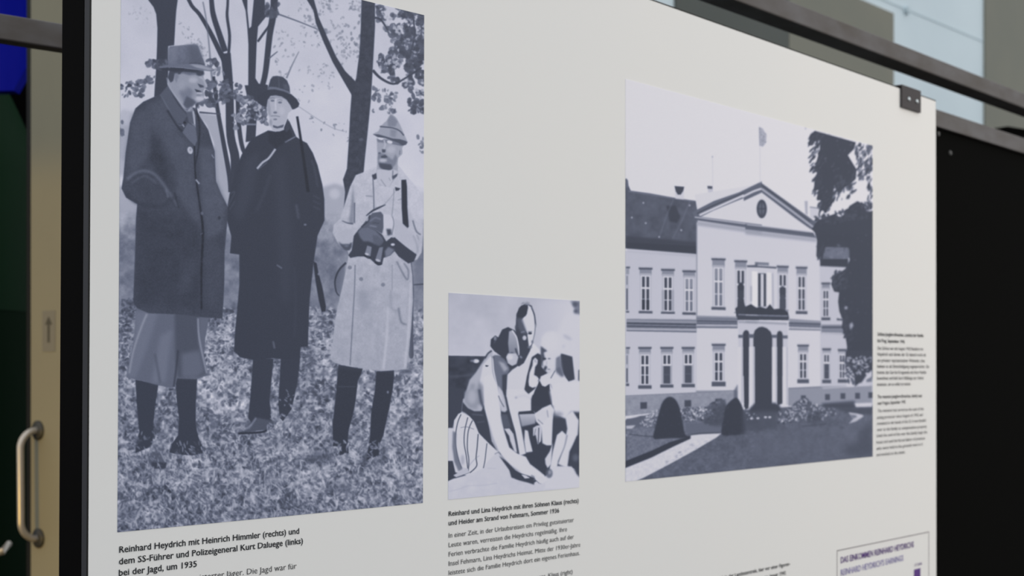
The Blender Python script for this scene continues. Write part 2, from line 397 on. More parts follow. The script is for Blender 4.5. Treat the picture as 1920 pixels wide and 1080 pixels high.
    L('A', [(500,1010),(520,1035)], 9, 165, .8, .8); L('A', [(590,870),(602,890)], 6, 150, .8, .7)
    El('A', 535, 1200, 8, 10, 110, 1, .7); El('A', 632, 1226, 8, 10, 48, 1, .7)
    # head in profile, looking right
    Pl('a', [(210,560),(225,420),(250,370),(640,390),(655,430),(640,470),(662,530),(690,590),(660,610),(640,640),(655,680),(640,740),(590,775),(550,780),(500,830),(440,860),(400,840),(300,700)], 142, .7)
    Pl('a', [(240,380),(640,390),(640,420),(560,440),(470,450),(400,430),(300,440)], 96, 1.6, .95)
    Pl('a', [(250,360),(420,370),(360,440),(300,440),(280,520),(250,540),(215,480)], 66, 1, .95)
    Pl('a', [(295,430),(335,425),(350,470),(330,500),(320,550),(300,500)], 122, 1.2)
    Pl('a', [(420,560),(520,640),(490,740),(520,800),(450,850),(400,760),(350,650)], 105, 3, .7)
    Pl('a', [(440,700),(520,740),(560,775),(500,835),(440,850),(400,800)], 78, 1.6, .85)
    El('a', 400, 580, 50, 60, 152, 4, .7); El('a', 520, 510, 55, 35, 168, 2.4, .9); El('a', 600, 730, 55, 30, 184, 1.8, .95)
    Pl('a', [(550,410),(640,400),(650,440),(600,465),(560,450)], 62, 1.2, .9)
    L('a', [(590,470),(640,500),(680,590)], [16,26], 165, 1.2, .9); Pl('a', [(570,550),(640,575),(650,595),(600,600)], 68, 1, .9)
    Pl('a', [(535,615),(600,635),(625,650),(560,655)], 58, .8, .95); L('a', [(560,662),(625,668)], 14, 180, .9, .9); L('a', [(560,690),(610,695)], 12, 108, 1.2, .8)
    L('a', [(205,480),(240,600),(330,730),(430,870),(470,865),(500,830)], [12,18,24], 160, 1.2, .7)
    # grey felt hat
    Pl('a', [(225,130),(240,108),(330,100),(440,88),(540,82),(575,100),(600,170),(640,270),(660,320),(660,345),(220,340),(222,220)], (112,94), .8)
    c.tex('a', [(225,110),(575,90),(660,330),(220,330)], 5, 5, 1)
    Pl('a', [(440,90),(575,95),(655,320),(480,310)], 84, 4, .7); Pl('a', [(230,120),(330,105),(320,320),(225,330)], 124, 4, .5)
    L('a', [(410,92),(540,84),(575,100)], 8, 140, .8, .6)
    Pl('a', [(100,355),(200,330),(330,322),(480,316),(640,330),(720,360),(775,385),(765,405),(700,402),(600,392),(480,375),(380,362),(250,358),(140,372)], 104, .8)
    Pl('a', [(470,318),(620,330),(720,365),(770,388),(690,392),(560,362)], 150, 1.2, .9)
    L('a', [(470,312),(560,306),(650,325)], 10, 66, .9, .8)
    Pl('a', [(110,372),(250,358),(400,366),(560,388),(620,402),(540,420),(400,408),(260,405),(150,390)], 58, 1, .95)
    Sp('E', [(330,540),(580,540),(580,630),(330,630)], 90, 4.4, (60,175), 4, .5, .6, (1.2,1.6)); Sp('E', [(150,560),(270,560),(340,690),(150,690)], 60, 4.4, (60,175), 4, .5, .55, (1.2,1.6)); Sp('E', [(720,470),(1000,440),(1000,510),(740,520)], 70, 4, (70,180), 4, .5, .6, (1.2,1.6))
    # --- man in the dark coat, in the middle
    for p in ([(-18,60),(98,68),(85,200),(75,300),(84,400),(100,462),(-8,470),(-45,400),(-30,240)], [(138,60),(248,55),(232,200),(208,310),(200,350),(150,420),(132,400),(124,320),(130,200)]):
        Pl('F', p, 60, .8)
    Pl('E', [(850,400),(940,420),(945,465),(860,470),(750,492),(742,480),(800,465)], 80, 1.6); L('E', [(760,462),(800,452),(840,400)], 12, 150, 1.2, .6)
    L('E', [(738,488),(860,482),(900,470)], 12, 52, 1)
    Sp('F', [(130,240),(215,240),(205,340),(130,330)], 14, 3, (120,160), 2, .6, .6)
    Sp('F', [(60,380),(240,380),(240,470),(60,470)], 60, 4, (90,170), 3, .5, .6)
    ctB = [(110,742),(65,735),(-15,775),(-40,800),(-82,870),(-120,960),(-135,1040),(-150,1090),(-160,1150),(-165,1240),(-140,1330),(-148,1425),(-95,1432),(-95,1600),(-122,1900),(-125,1975),(-90,2010),(-15,2025),(100,2015),(140,2020),(246,2012),(250,1952),(290,1950),(300,1690),(322,1480),(345,1325),(384,1240),(383,1120),(372,1040),(345,930),(318,860),(285,805),(255,790),(225,770),(205,725),(185,680),(170,690),(150,730)]
    Pl('B', ctB, 59, .8)
    Pl('B', [(100,900),(160,880),(200,1300),(190,1700),(140,1700),(120,1300)], 65, 8, .7)
    Pl('B', [(-60,900),(20,850),(-20,1100),(-90,1250),(-130,1200)], 68, 6, .6)
    L('B', [(0,1190),(40,1100),(80,980)], 10, 74, 2.5, .6); L('B', [(225,1150),(238,1230)], 12, 90, 2, .6)
    L('B', [(310,900),(330,960),(345,1050)], 8, 76, 1.6, .7)
    for y in (1100,1130,1160): L('B', [(320,y),(360,y+20)], 6, 82, 1.3, .6)
    L('B', [(-145,1090),(-120,1080),(-160,1160)], 5, 86, 1.2, .6); L('B', [(-150,1180),(-120,1130)], 4, 90, 1.2, .6)
    El('B', 275, 1264, 8, 6, 130, .8, .7); L('B', [(115,1490),(145,1510)], 9, 110, 1, .7); L('B', [(95,1920),(103,1960)], 9, 110, 1.2, .7)
    L('B', [(215,1500),(222,1700),(215,1900)], 8, 68, 2, .6)
    L('B', [(5,950),(35,915),(70,890),(108,838)], [12,12,12], 165, .8); L('B', [(8,956),(60,915)], 4, 90, .7)
    L('B', [(160,800),(190,785),(222,768)], [10,5], 120, .8)
    Pl('B', [(65,735),(110,742),(150,730),(172,690),(188,700),(210,760),(150,810),(110,835),(70,800)], 52, 1.4, .8)
    L('B', [(180,690),(210,765)], 5, 78, 1, .6)
    L('B', [(230,655),(248,770),(270,920),(292,1080)], [13,15,19], 46, .5)
    Pl('D', [(320,480),(340,490),(350,545),(372,625),(392,735),(390,762),(368,765),(352,700),(333,590)], 54, .7)
    El('D', 350, 552, 5, 7, 140, .7, .7)
    # face
    Pl('b', [(268,520),(300,460),(380,435),(520,440),(620,500),(690,600),(700,680),(630,740),(600,860),(560,940),(560,1020),(480,1050),(370,1040),(335,960),(320,860),(290,760),(262,640)], 168, .7)
    Pl('b', [(300,470),(420,440),(600,480),(640,560),(560,500),(420,480),(300,520)], 138, 1.2, .8)
    Pl('b', [(262,520),(300,500),(330,640),(340,800),(290,760)], 140, 1.4, .7)
    for x, y in ((365,530),(490,560)):
        El('b', x, y, 34, 18, 96, .8, .85); L('b', [(x-38,y-38),(x,y-48),(x+44,y-34)], 12, 108, .8, .7)
    L('b', [(420,500),(415,600),(418,690)], 24, 190, .9, .8); El('b', 410, 730, 34, 16, 92, .8, .85)
    L('b', [(335,790),(410,785),(490,800)], 12, 104, .7, .85); El('b', 410, 845, 34, 14, 100, .9, .8); L('b', [(360,815),(470,815)], 14, 160, .8, .7)
    El('b', 520, 700, 50, 70, 182, 2, .6); El('b', 330, 900, 24, 60, 120, 1.4, .6)
    Pl('b', [(370,940),(450,965),(560,930),(540,980),(440,1000),(375,980)], 72, 1, .85)
    Pl('b', [(600,880),(620,830),(640,880),(660,1000),(600,1060),(570,1020)], 66, .8)
    # hat
    Pl('b', [(270,365),(300,270),(330,170),(370,120),(440,112),(540,130),(610,190),(650,290),(660,400),(560,390),(400,350)], 68, .7)
    L('b', [(465,130),(475,260),(470,330)], 9, 100, .8, .7); L('b', [(345,135),(420,118),(540,130)], 8, 96, .8, .7)
    Pl('b', [(275,345),(310,295),(420,300),(560,340),(655,380),(660,410),(560,390),(400,345)], 104, .9)
    Pl('b', [(540,250),(620,250),(650,350),(560,340)], 86, 1.5, .7)
    Pl('b', [(100,480),(180,400),(280,350),(400,338),(540,370),(680,420),(770,500),(818,580),(800,635),(740,670),(700,680),(660,600),(600,510),(520,460),(420,440),(330,450),(280,520),(262,640),(180,610),(110,560)], 60, .7)
    # --- man in the light coat, at the right
    for p in ([(462,100),(598,125),(588,160),(572,190),(560,300),(545,380),(520,470),(515,520),(520,600),(470,610),(460,560),(430,560),(430,430),(450,250)], [(675,140),(775,128),(776,160),(768,240),(745,360),(715,500),(695,545),(690,610),(620,640),(640,500),(645,380),(668,240)]):
        Pl('F', p, 56, .8)
    Sp('F', [(430,530),(520,530),(520,640),(430,640)], 30, 4, (100,170), 3, .5, .7); Sp('F', [(630,530),(700,530),(700,640),(630,640)], 26, 4, (110,185), 3, .5, .7)
    L('F', [(460,225),(560,225)], 5, 80, 1, .7); El('F', 740, 256, 6, 8, 140, .7, .7)
    Pl('D', [(500,488),(470,520),(445,570),(448,630),(470,672),(480,640),(495,560)], 100, 1)
    L('D', [(505,488),(465,530),(443,590),(450,650),(468,675)], [12,8,7], 52, .6)
    L('D', [(868,480),(880,600),(876,760),(872,900),(872,1010)], [8,10,20,28], 54, .7); El('D', 872, 1012, 13, 16, 54, .7); El('D', 872, 1050, 10, 6, 70, .8)
    Pl('D', [(880,480),(945,480),(945,640),(885,640)], 104, 4, .6); L('D', [(885,612),(945,608)], 6, 60, .8)
    ctC = [(560,-5),(528,60),(500,150),(472,240),(435,275),(430,320),(455,370),(480,405),(512,415),(520,440),(512,490),(490,600),(462,720),(445,800),(430,920),(416,1030),(440,1050),(480,1062),(530,1072),(600,1082),(700,1098),(790,1092),(845,1088),(862,950),(872,850),(882,700),(878,560),(868,480),(905,470),(930,430),(938,340),(940,200),(920,90),(880,40),(800,-60),(660,-50),(600,-20)]
    Pl('D', ctC, (182,158), .8)
    Pl('D', [(870,40),(945,70),(945,240),(900,260),(860,200)], 190, 2, .7)
    Pl('D', [(500,500),(870,500),(880,1080),(420,1040)], 160, 10, .5)
    c.tex('D', ctC, 12, 6, 2); c.tex('D', ctC, 3, 4, 1)
    Pl('D', [(545,40),(552,160),(548,265),(520,262),(530,180)], 122, 2, .8); L('D', [(482,252),(515,265),(545,268)], [4,12], 84, 1, .85)
    L('D', [(553,150),(552,265)], 7, 84, .9, .8)
    L('D', [(655,-10),(660,90),(662,190)], 6, 92, .7, .9); L('D', [(615,112),(655,115)], 6, 120, 1, .7)
    L('D', [(775,70),(770,160),(762,230)], 4, 116, .7, .8); L('D', [(665,180),(720,160),(780,90)], 5, 130, .8, .6)
    Pl('D', [(780,62),(812,70),(800,82),(784,84)], 60, .7)
    L('D', [(820,130),(795,135)], 4, 110, .8, .7)
    Pl('D', [(816,22),(843,20),(848,60),(850,180),(858,285),(850,295),(824,270),(818,180)], 52, .7)
    Pl('D', [(470,380),(500,385),(540,372),(535,400),(520,418),(495,412)], 74, 1.2)
    # waist folds, buttons, pocket
    L('D', [(556,500),(552,650),(540,850),(528,1065)], 6, 104, .8, .85)
    for x, y in ((526,515),(590,580),(713,612)): El('D', x, y, 12, 11, 108, 1, .75)
    L('D', [(765,500),(764,640)], 4, 120, .8, .7)
    L('D', [(790,480),(815,530),(850,585),(855,530),(830,490)], 8, 96, 1.2, .7)
    Pl('D', [(560,640),(620,640),(640,740),(590,780)], 140, 5, .7)
    L('D', [(740,740),(735,900),(715,1085)], [8,14], 188, 1.8, .8); L('D', [(757,640),(760,740),(800,760)], 8, 136, 2, .7)
    L('D', [(800,740),(815,820),(845,835)], 9, 98, 1.3, .75); L('D', [(868,600),(858,850),(835,1080)], 9, 188, 1.6, .8)
    L('D', [(690,800),(680,950),(690,1080)], 10, 148, 2.4, .6); L('D', [(630,700),(640,900),(610,1070)], 9, 150, 2.6, .5)
    L('D', [(880,250),(900,310),(925,330)], 9, 100, 1, .8); L('D', [(905,330),(915,380),(900,440)], 6, 120, 1.2, .7)
    # gloved hands and field glasses
    Pl('d', [(250,760),(300,690),(320,560),(330,480),(400,390),(440,350),(530,340),(640,390),(740,460),(800,560),(900,480),(990,560),(1100,650),(1240,750),(1200,850),(1120,880),(980,780),(920,700),(860,760),(760,800),(740,890),(680,910),(620,860),(540,790),(480,780),(380,780),(280,800)], 62, .8)
    Pl('d', [(390,420),(440,360),(540,350),(640,400),(740,500),(760,560),(700,620),(620,590),(540,560),(470,560),(420,500)], 106, 1.5, .9)
    Pl('d', [(600,470),(680,480),(760,560),(720,630),(620,600)], 84, 1.5, .7)
    Pl('d', [(440,350),(540,210),(600,150),(720,130),(760,180),(760,360),(740,450),(640,400),(540,350)], 88, 1, 1)
    L('d', [(560,270),(640,220),(720,240)], 22, 118, 1.2, .8); L('d', [(560,330),(660,350)], 16, 140, 1.2, .8); L('d', [(600,290),(700,300)], 12, 66, 1, .8)
    L('d', [(440,355),(540,260),(560,180)], 24, 58, 1, .8); El('d', 520, 240, 22, 30, 168, 1, .8)
    L('d', [(510,190),(600,120),(680,80),(790,30)], [12,34,10], 60, .8)
    Pl('d', [(525,620),(590,640),(570,780),(490,740)], 124, .8); El('d', 520, 745, 30, 16, 186, .8, .9, .3); L('d', [(480,760),(540,800),(580,790)], 18, 48, .8)
    Pl('d', [(700,650),(755,640),(720,860),(640,830)], 118, .8); El('d', 680, 835, 36, 18, 178, .8, .9, .35); L('d', [(630,860),(700,895),(735,880)], 20, 50, .8)
    Pl('d', [(760,160),(860,180),(905,260),(900,360),(860,400),(810,380),(810,470),(770,460),(765,350)], 188, .9)
    Pl('d', [(800,380),(870,380),(880,460),(820,480)], 60, 1.4, .9); L('d', [(890,200),(910,300),(880,470)], 9, 78, .8, .8)
    El('d', 900, 490, 28, 16, 180, 1, .9); El('d', 895, 606, 30, 18, 196, .8, .95)
    Pl('d', [(780,700),(830,640),(920,680),(860,760),(790,790)], 124, 1.3, .85)
    Pl('d', [(920,440),(1000,540),(1180,660),(1260,740),(1300,700),(1290,560),(1180,460),(1100,360),(930,220)], 172, 1.5, .8)
    L('d', [(1190,470),(1240,600),(1260,720)], 14, 120, 1.6, .6)
    Pl('d', [(80,470),(110,400),(300,380),(330,440),(300,560),(240,640),(130,600)], 168, 1.6, .8); Pl('d', [(105,560),(160,600),(250,600),(300,620),(280,680),(220,695),(150,650)], 78, 1.6, .85); El('d', 225, 625, 30, 20, 108, 1.2, .8)
    # head, glasses, hunting hat
    Pl('c', [(190,440),(560,500),(530,560),(530,640),(470,700),(470,900),(440,960),(360,1080),(230,1060),(180,960),(190,800),(200,700),(190,560)], 152, .8)
    Pl('c', [(210,620),(300,640),(400,720),(440,640),(470,700),(440,780),(380,850),(260,850),(210,780),(195,700)], 112, 1.6, .8)
    Pl('c', [(215,760),(300,770),(380,780),(400,830),(370,870),(270,845),(225,820)], 68, 1.2, .9)
    Pl('c', [(185,430),(360,440),(540,480),(520,530),(400,500),(300,490),(200,480)], 104, 1.2, .8)
    for x, y in ((240,428),(362,478)): El('c', x, y, 38, 22, 200, .7, .95, .2)
    L('c', [(395,500),(460,510),(520,520)], 9, 88, .8, .7); L('c', [(285,450),(300,520),(280,570)], 22, 176, 1, .8)
    Pl('c', [(255,575),(310,580),(300,620),(260,620)], 68, .9, .9); El('c', 225, 628, 18, 12, 84, .9, .8); Pl('c', [(240,670),(300,650),(335,680),(290,700),(250,695)], 70, .9, .9)
    El('c', 380, 580, 60, 50, 172, 2.4, .8); El('c', 270, 725, 55, 25, 178, 1.4, .9); El('c', 505, 610, 26, 42, 150, .9); L('c', [(500,590),(495,650)], 9, 92, 1, .8)
    Pl('c', [(190,850),(260,850),(350,860),(410,850),(470,870),(470,900),(400,1000),(360,1080),(300,1090),(220,1040),(180,960)], 178, 1)
    L('c', [(240,980),(310,1080)], 8, 110, .8, .8); L('c', [(350,960),(370,1000)], 8, 110, .8, .7); L('c', [(405,860),(400,960)], 12, 88, 1, .8)
    Pl('c', [(395,940),(470,900),(460,940),(400,990)], 78, .9); Pl('c', [(120,930),(180,895),(188,970),(150,990)], 66, .9)
    Pl('c', [(130,372),(210,330),(240,262),(330,180),(370,100),(400,110),(450,150),(500,240),(560,380),(600,470),(590,500),(540,525),(470,470),(360,430),(210,405)], 150, .7)
    Pl('c', [(330,185),(375,105),(420,140),(470,200),(440,270),(340,270)], 118, 1.6, .8); Pl('c', [(370,300),(460,320),(440,420),(370,400)], 122, 2, .7)
    L('c', [(228,268),(330,278),(420,292),(500,330),(552,390)], [16,14,16], 72, .7)
    L('c', [(355,20),(365,70),(378,110)], 10, 150, .8, .8)
    Pl('c', [(135,372),(210,375),(300,400),(400,430),(500,440),(570,460),(604,480),(580,515),(530,528),(480,490),(400,462),(300,425),(200,412)], 78, .8)
    im = c.im
    im += RG(3).randn(*im.shape)*2.2
    return c

def photo_beach():
    c = Canvas(836, 545, 1091, 942, 2.2, 176)
    Pl, L, El, Sp = c.poly, c.line, c.el, c.specks
    Dk = 62; Wt = 208
    Pl('o', [(830,540),(1095,540),(1095,670),(830,670)], (178,190), 0)
    c.tex('o', [(830,540),(1095,540),(1095,680),(830,680)], 30, 5, 0)
    Pl('o', [(1000,560),(1095,560),(1095,640),(1000,640)], (180,205,'h'), 8)
    Pl('G', [(40,685),(440,690),(900,690),(900,1120),(40,1120)], 66, .8)
    c.tex('G', [(40,690),(440,690),(440,1300),(40,1300)], 14, 8, 1, 2)
    L('G', [(60,900),(200,890),(330,870)], 22, 88, 2, .6); El('G', 337, 740, 30, 20, 215, 1, .95); El('G', 300, 738, 26, 10, 140, 1.4, .8)
    L('G', [(60,672),(440,684)], 12, 195, 1, .6)
    # sand
    Pl('H', [(40,370),(110,380),(120,700),(250,800),(500,600),(700,500),(1350,500),(1350,1100),(40,1100)], 200, .9)
    Pl('H', [(40,690),(95,690),(120,800),(230,830),(100,862),(40,890)], 64, .8)
    Pl('H', [(40,900),(300,800),(520,620),(640,780),(880,900),(1350,860),(1350,1100),(40,1100)], 196, 1.4)
    c.tex('H', [(40,900),(300,800),(1350,860),(1350,1100),(40,1100)], 16, 5, 1)
    L('H', [(60,985),(160,960),(250,930),(400,925),(520,905)], 5, 160, 1, .6); L('H', [(430,760),(510,765)], 4, 160, .8, .6)
    # background blurred white figure at right
    Pl('G', [(1060,480),(1160,460),(1200,340),(1260,260),(1400,260),(1400,1000),(1150,1000)], 202, 4)
    Pl('G', [(1290,130),(1400,130),(1400,270),(1330,260),(1330,210)], 112, 2.4, .9); El('G', 1340, 165, 28, 26, 80, 2, .8); El('G', 1345, 235, 22, 16, 76, 2, .8)
    El('G', 1260, 500, 50, 16, 160, 2.6, .6, .5); El('G', 1190, 590, 40, 16, 168, 2.6, .7)
    Pl('G', [(1190,660),(1310,695),(1335,925),(1270,950),(1215,860),(1190,780)], 64, 1)
    Pl('G', [(1140,700),(1190,680),(1215,860),(1210,900),(1150,840),(1130,790)], 118, 2); Pl('G', [(1372,830),(1400,830),(1400,950),(1370,940)], 70, 1.2)
    # dark gap between figures
    Pl('H', [(560,80),(1060,0),(1100,420),(1050,620),(1000,830),(880,900),(700,860),(540,600)], Dk, 1)
    Pl('H', [(1050,200),(1330,180),(1330,760),(1200,760),(1000,820),(980,600)], Dk, 1)
    # man behind
    Pl('G', [(880,600),(920,560),(990,640),(1010,720),(960,1080),(650,1080),(650,880),(760,790)], 208, 1)
    Pl('G', [(640,900),(700,830),(780,780),(880,700),(880,800),(860,1100),(640,1100)], 202, 1.2)
    Pl('G', [(735,420),(745,260),(790,180),(850,155),(900,180),(930,270),(940,380),(930,470),(905,570),(880,640),(820,760),(770,795),(740,780)], 66, .8)
    Pl('G', [(860,170),(900,200),(928,290),(935,380),(925,470),(905,560),(870,600),(862,470),(830,420),(790,330),(850,260)], 204, 1)
    Pl('G', [(745,310),(800,305),(840,420),(850,470),(800,460),(760,400)], 88, 2, .9)
    Pl('G', [(745,290),(770,200),(850,155),(862,200),(840,280),(800,300)], 58, .9)
    L('G', [(895,200),(925,270),(938,370)], [10,14], 74, .8, .9); El('G', 938, 378, 9, 18, 130, .8, .8)
    L('G', [(790,450),(830,440)], 14, 130, 1, .8); El('G', 882, 458, 20, 13, 62, .7); L('G', [(860,440),(905,440)], 6, 90, .7, .8)
    El('G', 826, 505, 20, 24, 196, 1, .95); L('G', [(862,470),(880,560),(890,575)], [14,26], 205, .8); El('G', 905, 545, 10, 18, 96, 1, .8)
    El('G', 880, 600, 26, 12, 120, 1, .7); El('G', 740, 400, 12, 26, 80, 1, .8)
    L('G', [(300+480,690),(800,710)], 18, 150, 1, .8)
    Sp('G', [(780,150),(900,150),(880,175),(790,175)], 10, 3, (130,150), 2, .8, .6)
    # small child in dark bathing suit
    Pl('G', [(900,700),(960,660),(1000,680),(1000,800),(1060,860),(1000,900),(960,950),(900,900),(870,980),(830,1080),(850,900)], 60, 1)
    Pl('f', [(240,260),(260,150),(320,90),(420,80),(520,120),(540,260),(520,380),(440,440),(440,560),(430,600),(350,640),(300,600),(270,560),(260,420)], 202, 2)
    El('f', 380, 230, 120, 130, 206, 6, .8); Pl('f', [(240,280),(270,300),(330,345),(280,370),(300,450),(290,470),(270,560),(240,500)], 66, 1.6, .9)
    El('f', 290, 452, 26, 14, 58, .9); El('f', 355, 450, 20, 9, 90, 1, .9); El('f', 285, 510, 16, 36, 200, 1.2); Pl('f', [(300,540),(330,560),(320,590),(300,620),(275,590)], 60, 1.2, .9)
    El('f', 345, 595, 26, 14, 175, 1, .9); L('f', [(330,590),(370,595)], 7, 90, .8, .8); L('f', [(322,480),(320,540)], 12, 160, 1, .7)
    Pl('f', [(240,690),(340,650),(430,600),(520,690),(600,740),(640,860),(600,1080),(400,1080),(390,960),(360,800),(300,830),(260,820),(235,760)], 206, 1)
    Pl('f', [(440,590),(500,560),(560,680),(520,700),(450,640)], 96, 2, .8)
    L('f', [(435,610),(375,715)], 12, 84, .8, .9); L('f', [(370,790),(405,880),(410,940)], 8, 110, 1, .8)
    Pl('f', [(220,740),(260,815),(300,828),(360,790),(362,880),(395,960),(385,1060),(330,1090),(90,1090),(130,960),(160,880),(200,800)], 60, .8)
    Pl('f', [(20,860),(60,680),(100,540),(90,700),(80,800),(130,840),(180,830),(150,870),(60,940),(25,930)], 62, 1)
    Pl('f', [(75,760),(90,640),(130,540),(135,470),(165,435),(200,470),(195,520),(165,560),(150,670),(190,690),(215,720),(190,790),(130,840),(85,820)], 208, .9)
    El('f', 165, 480, 12, 22, 150, 1, .8); L('f', [(175,505),(190,490)], 5, 110, .8, .8)
    # man torso & arm lower
    Pl('H', [(600,0),(780,0),(830,50),(885,0),(850,90),(850,210),(725,230),(760,400),(800,620),(740,640),(700,420),(640,200)], 206, .9)
    L('H', [(700,80),(780,60),(850,90)], 12, 186, 2, .6); El('H', 705, 80, 12, 10, 150, 1.4, .7)
    L('H', [(620,160),(660,320),(690,420),(720,600)], 16, 70, 1, .9)
    Pl('H', [(590,380),(640,375),(680,430),(700,520),(715,610),(690,600),(650,500),(640,450)], 196, .9)
    Pl('H', [(730,225),(880,215),(900,250),(890,330),(760,360),(745,290)], (196,130), 1.2)
    Pl('H', [(730,215),(870,205),(890,235),(730,242)], 60, .8)
    Pl('H', [(790,390),(820,400),(835,480),(865,600),(800,610),(785,500)], 204, .9)
    Pl('H', [(870,370),(905,350),(960,340),(945,500),(915,530),(895,440),(870,450)], 188, .8); L('H', [(925,370),(920,520)], 9, 62, .7, .9); L('H', [(895,380),(880,450)], 5, 80, .7, .8)
    # kneeling child with pale hair at right
    Pl('H', [(1030,20),(1090,-60),(1330,-80),(1330,220),(1240,215),(1180,290),(1080,240),(1050,120)], 208, 2.2)
    Pl('H', [(960,180),(1040,145),(1075,200),(1060,300),(1050,540),(1000,540),(960,520),(950,360),(900,310),(885,240)], 206, 1)
    Pl('H', [(890,230),(960,195),(1010,210),(1010,260),(960,350),(905,310)], 202, 1); L('H', [(915,290),(965,335)], 7, 100, .8, .8); L('H', [(1005,200),(1015,270)], 7, 110, .9, .8)
    Pl('H', [(1070,240),(1190,290),(1200,420),(1110,440),(1060,560)], 66, 2, .9)
    El('H', 1110, 240, 50, 24, 140, 3, .7)
    Pl('H', [(1180,260),(1250,205),(1310,300),(1300,440),(1220,600),(1200,760),(1110,720),(1170,520),(1200,380)], 206, 1.2)
    Pl('H', [(1100,440),(1150,400),(1190,440),(1170,560),(1110,700),(1090,800),(1030,780),(1060,600)], 206, 1)
    L('H', [(1200,440),(1170,560),(1110,700)], 9, 110, 1, .8)
    Pl('H', [(985,670),(1030,600),(1060,515),(1050,620),(1045,720),(1010,760),(990,720)], 200, 1)
    Pl('H', [(1040,740),(1240,740),(1330,880),(1330,960),(980,960),(1000,870)], 202, 1.4)
    Pl('H', [(1290,450),(1330,440),(1330,860),(1290,820),(1250,740),(1210,740),(1240,600)], 66, 1.6); El('H', 1280, 660, 30, 36, 112, 3, .6)
    El('H', 1025, 810, 34, 46, 90, 1.4, .8); El('H', 1030, 800, 16, 20, 150, 1, .8)
    # woman: dark swimsuit, long pale arm reaching down
    Pl('G', [(500,640),(440,690),(420,720),(330,860),(270,930),(225,1080),(200,1180),(600,1180),(560,1000),(520,820)], 172, 1.4)
    Pl('G', [(480,690),(510,720),(525,860),(560,1000),(600,1130),(420,1130),(372,960),(405,780)], 206, 1.4, .95)
    Pl('G', [(370,940),(410,1000),(420,1180),(350,1180),(340,1040)], 120, 3, .7); Pl('G', [(290,960),(330,980),(300,1090),(240,1090)], 128, 3.5, .6)
    Pl('G', [(430,780),(465,785),(450,798),(430,795)], 60, .7)
    L('G', [(425,715),(455,665),(495,635)], [14,18], 66, .9)
    Pl('G', [(480,590),(485,520),(530,480),(560,500),(600,420),(660,395),(730,430),(765,520),(780,640),(770,720),(740,780),(680,790),(650,740),(600,700),(520,640)], 62, .8)
    El('G', 530, 510, 14, 22, 150, .9, .8); L('G', [(520,560),(545,500)], 8, 90, .8, .8)
    Pl('G', [(670,440),(710,425),(745,490),(770,600),(770,690),(740,670),(700,650),(670,660),(660,560)], (172,120), 1)
    L('G', [(700,430),(745,500),(765,600),(770,680)], [10,14,8], 208, .8); L('G', [(735,610),(755,680)], 16, 60, 1, .9)
    Pl('G', [(640,700),(660,660),(740,660),(765,700),(745,770),(700,790),(660,770)], 184, 1); El('G', 680, 700, 30, 28, 206, 1.6, .9)
    Pl('G', [(515,680),(560,680),(620,720),(660,770),(675,830),(650,880),(640,1020),(620,1100),(570,1060),(545,950),(520,820)], 108, 1.2); Pl('G', [(560,740),(620,760),(660,820),(620,850)], 172, 2, .8)
    Pl('G', [(600,880),(650,870),(640,1100),(600,1080)], 62, 1.4, .9); L('G', [(655,770),(700,800),(740,790)], 16, 62, .9)
    L('G', [(495,690),(505,850),(540,980)], 5, 110, .7, .8)
    Pl('H', [(190,120),(240,180),(300,210),(370,210),(400,150),(430,240),(450,360),(470,500),(530,600),(500,600),(420,500),(350,450),(300,330),(270,280),(220,230),(180,210)], 66, .9)
    Pl('H', [(200,20),(340,0),(345,120),(330,195),(260,180),(215,130)], 140, 3, .8); El('H', 280, 70, 45, 70, 176, 4, .8)
    L('H', [(280,240),(390,250)], 9, 110, 1.4, .7); L('H', [(330,320),(400,310)], 8, 105, 1.4, .6); L('H', [(350,0),(370,120),(400,190)], 24, 70, 1.6, .8)
    Pl('H', [(60,-10),(210,-10),(190,120),(180,215),(110,300),(95,372),(40,372),(40,-10)], 66, 1)
    Pl('H', [(395,-120),(470,-150),(515,-60),(545,120),(560,250),(590,400),(640,560),(720,620),(800,650),(840,720),(920,780),(980,830),(1000,880),(960,905),(930,900),(880,850),(780,820),(700,790),(620,710),(540,610),(480,480),(440,330),(400,180)], 208, .9)
    Pl('H', [(430,260),(480,450),(540,600),(640,720),(760,800),(700,790),(600,700),(520,600),(460,440)], 150, 1.6, .7)
    Pl('H', [(530,-40),(575,20),(600,100),(620,200),(600,220),(560,210),(540,100)], 198, 1.2, .9); L('H', [(535,60),(560,120),(590,170)], 9, 84, .8, .8)
    Pl('H', [(560,240),(620,240),(660,370),(590,375),(570,320)], 92, 1.8, .8)
    Pl('H', [(540,640),(620,700),(700,780),(780,830),(880,870),(880,920),(820,900),(740,880),(660,850),(640,780)], 64, .9)
    Pl('H', [(755,820),(800,830),(840,855),(790,860)], 196, .7); L('H', [(850,830),(885,850),(880,880)], 14, 110, 1, .8)
    L('H', [(905,870),(945,910)], 10, 100, .8, .9); L('H', [(950,850),(990,890)], 8, 190, .8)
    Pl('H', [(880,840),(960,850),(1000,885),(960,905),(930,908),(900,880)], 205, .8); L('H', [(900,880),(930,908)], 6, 90, .7, .8)
    # striped skirt
    sk = [(110,300),(150,235),(185,225),(250,255),(300,310),(345,420),(430,510),(530,600),(440,680),(390,760),(300,800),(255,810),(235,770),(180,750),(130,640),(95,560)]
    Pl('H', sk, 205, .8)
    for pp, w in (([(175,240),(140,330),(120,480),(140,640),(180,760)], 9), ([(240,270),(210,400),(205,520),(225,640),(240,770)], 9), ([(285,300),(245,400),(235,560),(250,680),(245,790)], 9),
                  ([(340,430),(330,560),(320,660),(325,740),(260,805)], 10), ([(425,520),(415,600),(405,690),(390,760)], 8)):
        L('H', pp, w, 66, .6, .95)
